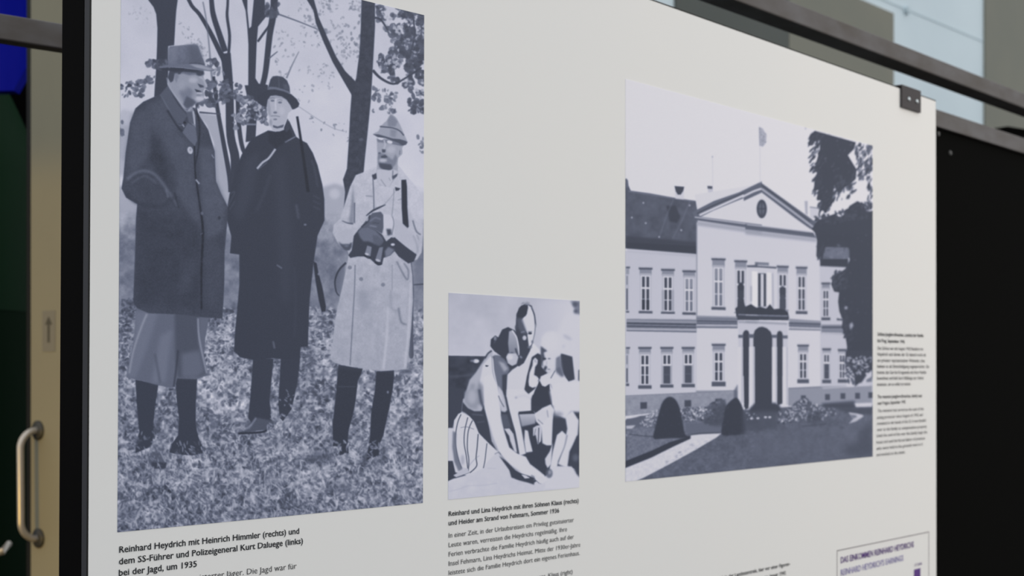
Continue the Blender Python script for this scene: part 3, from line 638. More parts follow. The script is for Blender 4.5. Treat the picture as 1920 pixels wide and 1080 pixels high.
    Pl('H', [(95,400),(130,420),(125,560),(160,700),(190,770),(150,790),(110,700),(90,560)], 104, 1.6, .85)
    L('H', [(170,370),(230,362),(300,385)], 5, 96, .7, .8); L('H', [(250,740),(300,680),(350,640)], 4, 110, .8, .7); El('H', 190, 680, 18, 50, 150, 2, .6)
    Pl('H', [(100,830),(180,780),(240,760),(250,790),(190,830),(130,850)], 185, .8); L('H', [(120,852),(190,828),(260,800)], 5, 80, .7, .8)
    L('H', [(500,625),(535,605),(560,630)], 8, 90, .8, .8); L('H', [(500,615),(530,600)], 9, 195, .8)
    im = c.im; im += RG(5).randn(*im.shape)*1.6
    return c

def photo_house():
    c = Canvas(1167, 141, 1641, 909, 1.7, 214)
    Pl, L, El, Sp = c.poly, c.line, c.el, c.specks
    # far facade walls
    Pl('o', [(1165,470),(1310,478),(1310,760),(1165,760)], (188,194), .6)
    Pl('o', [(1530,470),(1650,490),(1650,780),(1530,780)], 186, .6)
    # roofs
    rf = [(30,660),(50,660),(60,700),(75,735),(200,752),(340,778),(450,795),(600,812),(640,800),(500,900),(495,1080),(495,1135),(30,1098)]
    Pl('I', rf, 84, .6); c.tex('I', rf, 14, 7, 2)
    Pl('I', [(300,830),(360,830),(390,900),(370,940),(320,930),(310,870)], 58, 1.5, .8)
    for pp in ([(345,790),(300,900),(255,1030)], [(450,800),(400,920),(340,1040)], [(385,975),(400,990)]): L('I', pp, 5, 122, 1.2, .6)
    for x, y in ((155,812),(82,905),(170,940),(255,1028),(395,985),(448,828)): El('I', x, y, 6, 6, 165, .6, .9)
    L('I', [(60,738),(200,760),(340,782),(480,802)], 8, 112, .7, .8); Pl('I', [(45,1020),(495,1060),(495,1135),(45,1098)], 62, 2, .8)
    Pl('K', [(60,60),(605,90),(605,150),(60,108)], 60, .7)
    L('K', [(60,122),(600,164)], 18, 168, 2, .7)
    Pl('I', [(350,705),(412,710),(412,790),(358,785)], 200, .6); Pl('I', [(352,705),(414,710),(408,735),(392,760),(372,760),(360,740)], 66, .7)
    Pl('I', [(562,708),(594,710),(596,815),(572,830),(568,780)], 186, .6); Pl('I', [(560,704),(592,706),(592,724),(562,722)], 80, .6)
    L('I', [(592,520),(594,640),(594,708)], 2.5, 185, .4); El('I', 592, 520, 4, 5, 130, .5, .8)
    Pl('I', [(45,655),(58,670),(60,710),(45,720)], 100, .8)
    # central block
    Pl('o', [(1306,417),(1536,437),(1538,765),(1306,765)], (198,204), .5)
    Pl('I', [(500,900),(760,770),(905,700),(905,960),(700,930)], 206, .5)
    Pl('J', [(-330,760),(95,690),(400,980),(420,1010),(-300,950)], 206, .5)
    # pediment: raking cornices
    Pl('I', [(465,870),(600,800),(760,745),(905,675),(905,700),(900,740),(720,810),(600,860),(510,905),(475,905)], 96, .7)
    L('I', [(510,890),(620,840),(760,778),(900,716)], 13, 206, .6, .95); L('I', [(495,880),(600,828),(760,762),(900,700)], 6, 62, .5)
    Pl('J', [(92,685),(445,940),(420,985),(398,975),(300,905),(92,745),(60,742)], 92, .7)
    L('J', [(92,722),(220,815),(340,905),(420,965)], 12, 180, .7, .8); L('J', [(92,700),(230,800),(400,930)], 5, 56, .5)
    Pl('J', [(-20,745),(92,688),(92,748),(-20,800)], 92, .8); L('J', [(-30,775),(40,740),(92,722)], 12, 200, .6)
    El('J', 94, 850, 33, 60, 70, .6); El('J', 94, 850, 18, 38, 104, 1, .8); L('J', [(94,795),(94,905)], 7, 66, .5); L('J', [(66,850),(122,850)], 8, 66, .5)
    Pl('I', [(475,895),(905,950),(905,985),(475,920)], 90, .7); L('I', [(480,902),(905,958)], 7, 190, .6, .9); Pl('I', [(495,925),(905,982),(905,1012),(495,955)], 150, 2, .8)
    Pl('J', [(-10,945),(420,1000),(440,1035),(-10,980)], 90, .8); L('J', [(0,950),(410,996)], 6, 176, .6, .9); Pl('J', [(-10,980),(440,1035),(440,1060),(-10,1012)], 150, 2, .8)
    L('o', [(1306,420),(1306,600)], 2.5, 130, .8, .7)
    Pl('o', [(1536,434),(1640,445),(1640,482),(1536,485)], 84, .8); Pl('o', [(1547,462),(1588,446),(1592,484),(1546,482)], 110, 2, .9); Pl('L', [(570,185),(790,185),(790,255),(570,245)], 60, 1)
    # chimneys right behind trees
    Pl('J', [(365,800),(385,800),(385,890),(370,880)], 165, .8); Pl('J', [(398,838),(450,845),(450,920),(400,905)], 192, .8); L('J', [(398,838),(450,845)], 7, 130, .7)
    # string course
    Pl('K', [(60,655),(605,660),(605,762),(60,750)], 128, .7); Pl('K', [(605,630),(925,645),(925,730),(605,726)], 128, .7)
    for y0, y1, v, w in ((672,682,150,9),(690,700,70,13),(712,722,74,12),(735,742,176,10),(748,758,96,6)): L('K', [(60,y0),(603,y1)], w, v, .6)
    for y0, y1, v, w in ((636,640,150,8),(654,658,108,8),(672,678,80,12),(690,694,90,10),(706,708,184,9),(722,724,96,6)): L('K', [(605,y0),(922,y1)], w, v, .6)
    Pl('L', [(330,655),(575,672),(575,745),(330,740)], 128, .7)
    for y0, y1, v, w in ((668,680,150,8),(690,698,84,14),(708,716,96,10),(724,732,190,9),(738,744,100,5)): L('L', [(325,y0),(575,y1)], w, v, .6)
    Pl('L', [(580,700),(780,700),(780,780),(580,770)], 128, .8); L('L', [(582,722),(770,722)], 14, 80, .7); L('L', [(582,748),(770,752)], 8, 120, .6); L('L', [(582,766),(770,772)], 9, 190, .6)
    # plinth
    Pl('M', [(45,345),(600,318),(600,300),(925,300),(925,440),(600,440),(45,500)], 142, 1); c.tex('M', [(45,345),(925,300),(925,440),(45,490)], 6, 6, 1)
    L('M', [(50,342),(600,318)], 7, 108, .8, .8); L('M', [(600,316),(905,300)], 6, 120, .8, .8); L('M', [(60,515),(250,488)], 22, 205, .8)
    for x, y in ((193,418),(537,402),(778,390)): Pl('M', [(x-26,y-26),(x+26,y-28),(x+26,y+24),(x-26,y+26)], 72, .7)
    Pl('N', [(320,280),(580,268),(975,262),(975,420),(580,420),(320,420)], 140, 1); L('N', [(325,284),(575,272)], 6, 112, .8); L('N', [(590,282),(960,258)], 8, 196, 1, .8)
    for x, y in ((440,360),(628,350),(748,342),(862,340),(965,335)): Pl('N', [(x-19,y-22),(x+19,y-22),(x+19,y+24),(x-19,y+24)], 76, .8)
    # windows: crop, left, top hood, right, glass top, sill bottom, blind
    def win(cr, x0, x1, hood, g0, g1, sill, kind=0, dy=0, tr=.36):
        w = x1-x0; m = w*.16; s = dy/w
        Y = lambda x, y: y+(x-x0)*s
        q = lambda a, b, u, v: [(a, Y(a,u)), (b, Y(b,u)), (b, Y(b,v)), (a, Y(a,v))]
        Pl(cr, q(x0+m*.4, x1-m*.4, hood+10, g0-6), 134, .7)
        Pl(cr, q(x0+m*.6, x1-m*.6, g0-18, g1+4), 168, .8)
        Pl(cr, q(x0, x1, hood, hood+16), 82, .7); L(cr, [(x0-2,Y(x0,hood-4)),(x1+2,Y(x1,hood-4))], 5, 168, .5, .8)
        Pl(cr, q(x0+m, x1-m, g0, g1), 212, .5)
        gx = [x0+m+w*.08, x0+w*.5-w*.055, x0+w*.5+w*.055, x1-m-w*.08]; gm = g0+(g1-g0)*tr
        if kind == 2:
            for a, b in ((gx[0],gx[1]),(gx[2],gx[3])): Pl(cr, q(a, b, g0+8, gm-8), 66, .5)
            Pl(cr, q(gx[0]-w*.12, gx[3]+w*.12, gm+4, g1-2), 150, .8, .7); Pl(cr, q(gx[0], gx[3], gm+8, g1-4), 76, .7); L(cr, [(gx[0],Y(gx[0],(gm+g1)/2)),(gx[3],Y(gx[3],(gm+g1)/2))], 4, 110, .6, .7)
        else:
            dk = 112 if kind == 1 else 66
            for a, b in ((gx[0],gx[1]),(gx[2],gx[3])):
                for u, v in ((g0+8, gm-8), (gm+6, gm+(g1-gm)*.5-3), (gm+(g1-gm)*.5+3, g1-6)): Pl(cr, q(a, b, u, v), dk, .5)
            if kind == 3:
                for a, b in ((gx[0],gx[1]),(gx[2],gx[3])): Pl(cr, q(a, b, gm+(g1-gm)*.5, g1-6), 56, .6)
        if kind == 1:
            for a, b in ((gx[0],gx[1]),(gx[2],gx[3])): Pl(cr, q(a+3, b-3, g0+10, gm-20), 150, .9, .6)
        Pl(cr, q(x0, x1, g1+4, sill), 84, .7)
    def half(cr, hood, g0, g1, sill):
        Pl(cr, [(55,hood),(88,hood),(85,hood+16),(55,hood+16)], 88, .7); Pl(cr, [(55,hood+16),(80,hood+16),(80,g0),(55,g0)], 145, .7); Pl(cr, [(55,g0),(78,g0),(78,g1),(55,g1)], 176, .6)
        Pl(cr, [(58,g0+10),(68,g0+10),(68,g0+80),(58,g0+80)], 120, .6); Pl(cr, [(58,g0+110),(68,g0+110),(68,g1-4),(58,g1-4)], 66, .6); Pl(cr, [(55,g1+4),(80,g1+4),(80,sill),(55,sill)], 84, .7)
    half('K', 248, 310, 590, 608)
    win('K', 154, 262, 255, 318, 590, 612, 3, 2); win('K', 328, 436, 265, 325, 595, 616, 0, 2); win('K', 494, 600, 276, 336, 600, 624, 1, 2)
    Pl('K', [(335,430),(350,430),(350,595),(335,590)], 140, 1, .7); Pl('K', [(412,430),(428,430),(428,595),(412,595)], 140, 1, .7)
    win('K', 720, 832, 182, 255, 558, 585, 1, 3); win('K', 898, 1000, 198, 270, 600, 610, 0, 3)
    half('K', 875, 930, 1155, 1180)
    win('M', 150, 255, -40, 20, 255, 286, 0, 0); win('M', 322, 425, -40, 18, 250, 278, 2, 0); win('M', 488, 592, -40, 14, 245, 275, 2, 0)
    win('M', 722, 832, -64, 0, 228, 268, 0, 0, .33)
    win('L', 232, 326, 240, 305, 580, 590, 0, 3); win('L', 380, 472, 248, 320, 590, 618, 0, 2)
    win('L', 580, 650, 372, 430, 640, 668, 0, 0); Pl('L', [(700,650),(745,655),(745,670),(700,668)], 84, .8); Pl('L', [(715,430),(740,440),(740,650),(715,650)], 190, 1)
    win('N', 392, 484, -58, 8, 208, 244, 0, 0, .33)
    win('N', 586, 656, -30, 14, 212, 244, 2, 0); win('N', 708, 775, -24, 18, 208, 240, 0, 0)
    # balcony door, shutters, porch
    Pl('L', [(0,238),(230,250),(230,266),(0,250)], 88, .7); Pl('L', [(62,212),(172,218),(172,240),(62,236)], 120, .7); L('L', [(70,270),(170,278)], 8, 120, .7)
    Pl('L', [(10,255),(215,268),(215,600),(10,600)], 196, .7)
    Pl('L', [(85,300),(150,302),(150,560),(85,560)], 64, .6); Pl('L', [(108,305),(130,305),(130,560),(108,560)], 200, .6)
    Pl('L', [(40,285),(82,290),(82,560),(40,560)], 222, .7); Pl('L', [(155,292),(192,296),(192,560),(155,560)], 216, .7); L('L', [(200,300),(204,560)], 7, 150, 1); L('L', [(34,400),(34,520)], 9, 120, 1.2, .7)
    El('K', 950, 410, 24, 38, 60, .8); Pl('K', [(930,440),(965,440),(978,600),(925,600)], 66, 1); Pl('K', [(1000,240),(1060,236),(1080,215),(1080,255),(1000,255)], 92, .8); Pl('K', [(1040,285),(1080,290),(1080,560),(1040,560)], 220, .8)
    El('L', 278, 440, 24, 40, 66, 1); Pl('L', [(258,470),(300,470),(302,600),(256,600)], 74, 1)
    Pl('K', [(905,575),(925,560),(960,480),(985,560),(1030,540),(1080,575),(1080,640),(915,640)], 62, .9)
    Pl('L', [(-20,600),(0,560),(30,545),(60,575),(100,560),(150,575),(180,540),(210,580),(260,575),(320,600),(330,655),(-20,650)], 58, .9)
    Pl('K', [(915,622),(1090,630),(1090,668),(925,668)], 66, .7); Pl('L', [(-20,625),(325,632),(325,668),(-20,662)], 66, .7); L('K', [(930,622),(1080,628)], 7, 160, .7, .8); L('L', [(-10,626),(320,634)], 7, 165, .7, .8)
    Pl('K', [(930,665),(1090,668),(1090,1100),(930,1100)], 190, .7); Pl('L', [(-20,665),(318,690),(318,1100),(-20,1100)], 190, .7)
    L('K', [(930,680),(1080,684)], 16, 142, 1, .8); L('L', [(-10,680),(315,694)], 16, 142, 1, .8)
    for cr, p in (('K', [(965,1100),(965,770),(975,750),(990,742),(1008,750),(1012,770),(1012,1100)]),
                  ('L', [(50,1100),(50,780),(62,745),(90,722),(120,716),(155,728),(185,755),(198,790),(198,1100)]),
                  ('L', [(232,1100),(232,780),(240,755),(255,748),(272,756),(280,780),(280,1100)]),
                  ('L', [(-15,1100),(-15,780),(-5,752),(8,748),(18,770),(18,1100)])):
        Pl(cr, p, 62, .6)
    for cr, p in (('M', [(968,-20),(1015,-20),(1015,400),(995,440),(975,430)]), ('N', [(58,-20),(196,-20),(200,400),(230,440),(60,470)]), ('N', [(236,-20),(278,-20),(280,400),(232,420)]), ('N', [(-15,-20),(16,-20),(14,440),(-15,450)])):
        Pl(cr, p, 62, .6)
    for cr, xs, y0, y1 in (('M', (925,965), -40, 395), ('M', (1015,1056), -40, 430), ('N', (18,58), -40, 430), ('N', (196,234), -40, 398), ('N', (278,318), -40, 412)):
        Pl(cr, [(xs[0],y0),(xs[1],y0),(xs[1],y1),(xs[1]+8,y1+10),(xs[0]-6,y1+12),(xs[0],y1)], (206,206), .7); L(cr, [(xs[1]-5,y0),(xs[1]-5,y1)], 10, 160, .8, .7)
    for cr, x0, x1, y in (('K', 930, 968, 780), ('K', 1010, 1050, 780), ('L', 14, 56, 775), ('L', 194, 236, 780), ('L', 276, 318, 785)): Pl(cr, [(x0,y),(x1,y),(x1,y+24),(x0,y+24)], 92, .7)
    Pl('M', [(895,300),(925,250),(925,400),(895,400)], 92, 1.4, .8)
    # garden
    Pl('o', [(1165,790),(1200,780),(1250,775),(1400,768),(1560,758),(1645,760),(1645,910),(1165,910)], 92, 1)
    Pl('o', [(1165,795),(1225,775),(1300,785),(1370,790),(1380,810),(1300,815),(1165,818)], 104, 1); c.tex('o', [(1165,770),(1645,760),(1645,910),(1165,910)], 12, 8, 1); c.tex('o', [(1165,770),(1645,760),(1645,910),(1165,910)], 3, 5, 1)
    Pl('M', [(55,520),(260,510),(230,575),(60,590)], 96, 1); Pl('M', [(55,575),(130,570),(100,600),(60,600)], 190, 1, .9); Pl('M', [(55,640),(130,645),(60,660)], 205, .8)
    Pl('M', [(60,600),(250,590),(560,660),(540,690),(60,880)], 112, 1); c.tex('M', [(60,600),(250,590),(560,660),(540,690),(60,880)], 4, 10, 1); L('M', [(80,640),(200,655),(300,660)], 7, 66, .8, .8)
    Pl('M', [(50,850),(250,770),(400,700),(555,655),(556,680),(440,730),(250,820),(50,902)], 58, .9)
    Pl('M', [(50,905),(250,825),(430,735),(560,675),(560,650),(640,640),(800,632),(760,665),(600,760),(400,870),(200,975),(120,1010),(50,1015)], 204, .8); c.tex('M', [(50,905),(430,735),(800,632),(600,760),(200,975),(50,1015)], 4, 6, 1)
    Pl('M', [(520,560),(700,545),(820,590),(800,632),(640,636),(560,640),(520,620)], 100, 1.2); L('M', [(560,643),(640,634),(790,628)], 5, 60, .6)
    Sp('M', [(170,560),(250,460),(310,450),(300,560),(240,590)], 70, 2.2, (110,210), 1.8, .5, .8); Pl('M', [(160,545),(240,480),(310,450),(300,590),(230,585)], 84, 2.5, .5); Sp('M', [(170,560),(250,460),(310,450),(300,560),(240,590)], 46, 2.0, (150,215), 1.8, .5, .8)
    bsh = [(490,540),(490,440),(600,430),(680,430),(720,400),(770,370),(830,370),(860,560),(700,570),(660,540)]
    Pl('M', bsh, 88, 1.5); Sp('M', bsh, 120, 2.4, (60,110), 1.5, .5, .8); Sp('M', [(490,540),(490,440),(680,430),(760,480),(660,520)], 90, 2.2, (140,215), 1.8, .5, .8); Sp('M', bsh, 40, 1.8, (120,170), 1.8, .5, .7)
    Pl('M', [(670,480),(830,400),(850,580),(760,580),(665,560)], 72, 2.5, .7)
    for cr, p in (('M', [(268,670),(290,560),(320,440),(350,375),(395,348),(440,370),(475,440),(495,540),(515,640),(555,660),(520,670),(400,672),(330,676)]),
                  ('M', [(800,640),(815,520),(830,430),(870,380),(915,355),(945,390),(965,440),(985,540),(990,620),(960,640),(880,650)])):
        Pl(cr, p, 58, 1, 1, True); Sp(cr, p, 60, 1.8, (54,70), 1.6, .6, .6)
    Pl('M', [(970,470),(1090,460),(1090,560),(980,560)], 74, 2); Pl('N', [(20,440),(60,400),(220,395),(260,420),(260,470),(20,480)], 62, 2)
    Pl('N', [(-30,460),(240,455),(240,600),(-30,640)], 76, 4, .8)
    for x, y in ((36,518),(86,516),(145,508),(178,508)): El('N', x, y, 12, 8, 205, .8, .9)
    Sp('M', [(985,470),(1080,470),(1080,530),(985,530)], 14, 1.8, (110,200), 1.8, .6, .8)
    b2 = [(240,560),(250,470),(340,430),(400,380),(450,350),(500,390),(580,430),(680,430),(700,480),(600,530),(450,545),(330,555)]
    Pl('N', b2, 86, 1.5); Sp('N', b2, 160, 2.3, (58,105), 1.5, .5, .8); Sp('N', b2, 170, 2.3, (125,200), 1.9, .5, .8); Pl('N', [(460,500),(560,450),(600,530),(470,545)], 66, 3, .6)
    Pl('N', [(580,400),(840,380),(840,440),(700,440),(600,430)], 68, 2.4, .9); Pl('N', [(840,400),(975,395),(975,428),(850,430)], 200, 1); Pl('N', [(700,440),(975,430),(975,490),(800,480)], 70, 2.4, .8)
    Pl('N', [(790,470),(860,480),(900,490),(910,500),(850,540),(790,560),(830,520)], 186, 1); Pl('N', [(800,485),(850,492),(860,505),(830,520)], 96, 1.4, .8)
    L('N', [(430,580),(560,568),(620,560)], 8, 62, 1, .8); El('N', 740, 590, 18, 10, 62, 1.2, .8)
    Pl('N', [(0,640),(980,540),(980,820),(0,910)], (100,92), 6, .5); Sp('N', [(0,600),(960,540),(960,800),(0,900)], 240, 3, (78,112), 3, 1, .4, (-.2,.6)); Sp('M', [(560,720),(1080,600),(1080,900),(200,980)], 220, 3, (84,122), 3, 1, .4, (-.2,.6))
    Pl('N', [(890,600),(975,540),(975,810),(780,810),(740,740),(860,700)], 66, 6, .6)
    # dark drooping tree at the right
    t1 = [(385,460),(395,420),(400,380),(430,355),(690,428),(680,470),(640,510),(670,560),(695,600),(690,660),(650,700),(610,720),(580,760),(555,700),(545,760),(540,810),(500,880),(480,860),(455,870),(480,800),(440,790),(455,730),(420,735),(430,680),(445,620),(425,610),(440,550),(460,480),(465,410),(430,425)]
    Pl('J', t1, 62, .7); Sp('J', t1, 46, 2.4, (70,125), 2.6, .6, .5, (2.2,1))
    Sp('J', [(390,380),(480,380),(480,800),(420,760)], 120, 5, (60,72), 3.2, .5, .95, (2.1,.7)); Sp('J', [(560,640),(690,600),(680,780),(520,800)], 70, 5, (60,80), 3, .5, .9, (2.1,.8))
    Sp('J', [(440,760),(560,740),(530,880),(450,880)], 40, 5, (60,72), 3.4, .5, .9, (2.1,.6))
    Sp('J', [(690,440),(795,450),(795,600),(720,690),(690,560)], 120, 4.2, (62,100), 2.8, .5, .9, (2.0,.9)); Sp('J', [(755,600),(795,600),(795,850),(770,850)], 40, 5, (60,72), 3.4, .5, .9, (1.9,.5))
    t2 = [(455,1090),(430,1000),(410,980),(440,930),(500,900),(560,880),(580,910),(620,880),(650,830),(700,800),(740,820),(760,870),(800,860),(810,1100)]
    Pl('J', t2, 62, .8); Sp('J', [(420,900),(620,860),(760,800),(800,900),(440,960)], 130, 4.2, (60,76), 2.2, .5, .9)
    t3 = [(545,60),(560,0),(985,0),(985,1000),(760,1000),(780,880),(770,800),(740,720),(745,660),(720,600),(710,520),(718,450),(680,445),(655,385),(685,310),(735,290),(770,262),(800,200),(800,120),(770,60),(740,28),(712,52),(680,82),(640,70),(610,100),(590,180),(560,190),(540,165)]
    Pl('L', t3, 61, .8); Sp('L', t3, 60, 2.2, (66,90), 2.2, .8, .5)
    Sp('L', [(650,300),(780,260),(780,420),(680,440)], 60, 4, (60,78), 2.6, .5, .9, (2.2,.8)); Sp('L', [(720,560),(820,560),(820,860),(770,840)], 70, 4, (60,72), 2.6, .5, .9, (2.0,.8)); Sp('L', [(560,190),(620,175),(780,190),(770,60),(640,90),(600,120)], 26, 3, (70,130), 1.8, .8, .5); Sp('L', [(540,100),(590,40),(600,200),(560,200)], 24, 4, (60,72), 2.6, .5, .9, (2.0,.6))
    Pl('N', [(770,-10),(985,-10),(985,200),(900,250),(880,240),(840,270),(835,180),(800,120),(780,160),(765,120)], 64, 1)
    Pl('N', [(810,130),(830,200),(838,268),(775,270),(785,200)], 200, 1.2); Pl('N', [(940,170),(975,140),(975,240),(870,262),(900,230)], 192, 1.4); Pl('N', [(930,215),(975,190),(975,232),(930,236)], 92, 1.5, .8)
    Sp('N', [(750,20),(975,60),(960,200),(780,140)], 60, 2.4, (150,205), 1.8, .7, .75); Sp('L', [(760,950),(985,940),(985,1000),(760,1000)], 22, 2.2, (130,190), 1.8, .7, .7)
    Sp('N', [(740,60),(850,100),(840,250),(770,240)], 40, 3, (64,90), 1.8, .7, .8)
    L('L', [(775,560),(770,580)], 20, 185, 1.2, .8); Pl('L', [(800,700),(820,680),(830,710),(805,740)], 176, 1.2, .8)
    # flag on its pole
    Pl('J', [(78,330),(100,340),(125,385),(120,430),(100,458),(84,450),(78,400)], 166, .8)
    Sp('J', [(80,335),(120,360),(120,450),(86,452)], 30, 1.5, (110,150), 2, .5, .8)
    L('J', [(79,330),(82,450),(84,690)], 3, 188, .4, .9); L('J', [(79,332),(82,450)], 3.5, 120, .4); El('J', 372, 340, 5, 8, 165, .6, .8)
    im = c.im; im += RG(9).randn(*im.shape)*1.4
    return c

# ================================================================= THE SETTING
bm = bmesh.new(); box(bm, (-14,-12,-.1), (16,16,0)); fl = link('floor', bm, M['floor']); fl['kind'] = 'structure'
def wall_piece(name, quads, t0, t1, m, parent=None):
    """upright slabs parallel to the panel; quads = (x_left px, x_right px, z_bottom, (px,py) point on the top edge or a height)"""
    bm = bmesh.new()
    for xa, xb, z0, top in quads:
        sa, sb = st(xa, 0, t0)[0], st(xb, 0, t0)[0]
        z1 = st(top[0], top[1], t0)[2] if isinstance(top, tuple) else top
        pts = []
        for s_, t_ in ((sa,t0),(sb,t0),(sb,t1),(sa,t1)):
            P = U*s_+N*(C0+t_); pts.append((P.x, P.y))
        prism(bm, pts, 2, z0, z1)
    o = link(name, bm, m, parent)
    if not parent: o['kind'] = 'structure'
    return o
wb = wall_piece('wall_back', [(560, 2150, 0, 6.2)], 2.705, 2.9, M['pale'])
# joints of the pale wall cladding
def seam(x0, y0, x1, y1, wd):
    a, b = st(x0, y0, 2.705), st(x1, y1, 2.705); bm = bmesh.new()
    P = [U*a[0]+N*(C0+2.701), U*b[0]+N*(C0+2.701), U*b[0]+N*(C0+2.706), U*a[0]+N*(C0+2.706)]
    v = []
    for dz in (0, -wd):
        for p, z in zip(P, (a[2], b[2], b[2], a[2])): v.append(bm.verts.new((p.x, p.y, z+dz)))
    for f in ((0,1,2,3),(7,6,5,4),(0,4,5,1),(1,5,6,2),(2,6,7,3),(3,7,4,0)): bm.faces.new([v[i] for i in f])
    link('panel_joint', bm, M['seam'], wb)
seam(1640, -8, 1860, 84, .007)
bm = bmesh.new(); P = st(1698, 20, 2.705); Q = U*P[0]+N*(C0+2.693)
lathe(bm, [(.0,-.01),(.022,-.01),(.026,0),(.026,.012),(0,.012)], 20, (Q.x,Q.y,P[2]), (N).to_track_quat('Z','Y').to_matrix()); link('round_fitting', bm, M['seam'], wb, True)
wall_piece('wall_partition', [(1480, 1676, 0, (1676, 25))], 2.69, 2.704, M['grey'])
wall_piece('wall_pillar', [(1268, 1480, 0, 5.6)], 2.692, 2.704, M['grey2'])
wall_piece('wall_right', [(1848, 2300, 0, 5.6)], 2.69, 2.704, M['grey'])
bm = bmesh.new(); box(bm, (-4.6, 5.6, 0), (-.9, 5.8, 4.2)); wl = link('wall_left', bm, M['void']); wl['kind'] = 'structure'

# ================================================================= THE EXHIBITION PANEL
sL = st(168.5, 0)[0]; sR = st(1754.5, 0)[0]; zT = (st(1219, 0)[2]+st(1752, 189)[2]+st(1420, 71)[2])/3; zB = .42
F = Fr('exhibition_panel', 'large white exhibition panel with three blue-grey photographs and German captions', 'exhibition panel', sL, 0)
def pbox(fr, name, a, b, m, parent=None, bevel=0):
    bm = bmesh.new(); box(bm, fr.L(a), fr.L(b), bevel); return link(name, bm, m, parent or fr.e)
eL = (st(171.9, 0), st(165.6, 1080)); eR = (st(1754.5, 190), st(1755.5, 1080)); eT = (st(1219, 0), st(1753, 189.5))
lin = lambda a, b, i, j, q: a[i]+(b[i]-a[i])*(q-a[j])/(b[j]-a[j])
def sl_(z): return lin(eL[0], eL[1], 0, 2, z)
def sr_(z): return lin(eR[0], eR[1], 0, 2, z)
def zt_at(s_): return lin(eT[0], eT[1], 2, 0, s_)
def quad_prism(name, q, ta, tb, m, parent=None, bevel=0):
    bm = bmesh.new(); A = [bm.verts.new(F.L((p[0], ta, p[1]))) for p in q]; B = [bm.verts.new(F.L((p[0], tb, p[1]))) for p in q]
    bm.faces.new(A); bm.faces.new(B[::-1])
    for k in range(4): bm.faces.new((A[k], A[(k+1)%4], B[(k+1)%4], B[k]))
    if bevel: bmesh.ops.bevel(bm, geom=list(bm.edges), offset=bevel, segments=2, profile=.5, affect='EDGES')
    return link(name, bm, m, parent or F.e)
def sheet(d):
    zl = zt_at(sl_(2)); zr = zt_at(sr_(2))
    return [(sl_(zl)-d, zl+d*1.6), (sr_(zr)+d, zr+d*1.6), (sr_(zB)+d, zB-d), (sl_(zB)-d, zB-d)]
quad_prism('board', sheet(.0012), .0010, .0095, M['core'], bevel=.0005)
quad_prism('edge_strip', sheet(.0014), .0004, .0012, M['edge'])
quad_prism('printed_face', sheet(0), 0, .0006, M['white'])
for k in (0, 1):
    f = (lambda z: sl_(z)-.0008) if k == 0 else (lambda z: sR-.30); zp = 2.5 if k == 0 else zT-.06
    po = quad_prism('post', [(f(zp), zp), (f(zp)+.035, zp), (f(0)+.035, 0), (f(0), 0)], .0097, .0462, M['black'], bevel=.0012)
    pbox(F, 'foot_plate', (f(0)-.05, -.10, 0), (f(0)+.085, .15, .008), M['black'], po, .001)

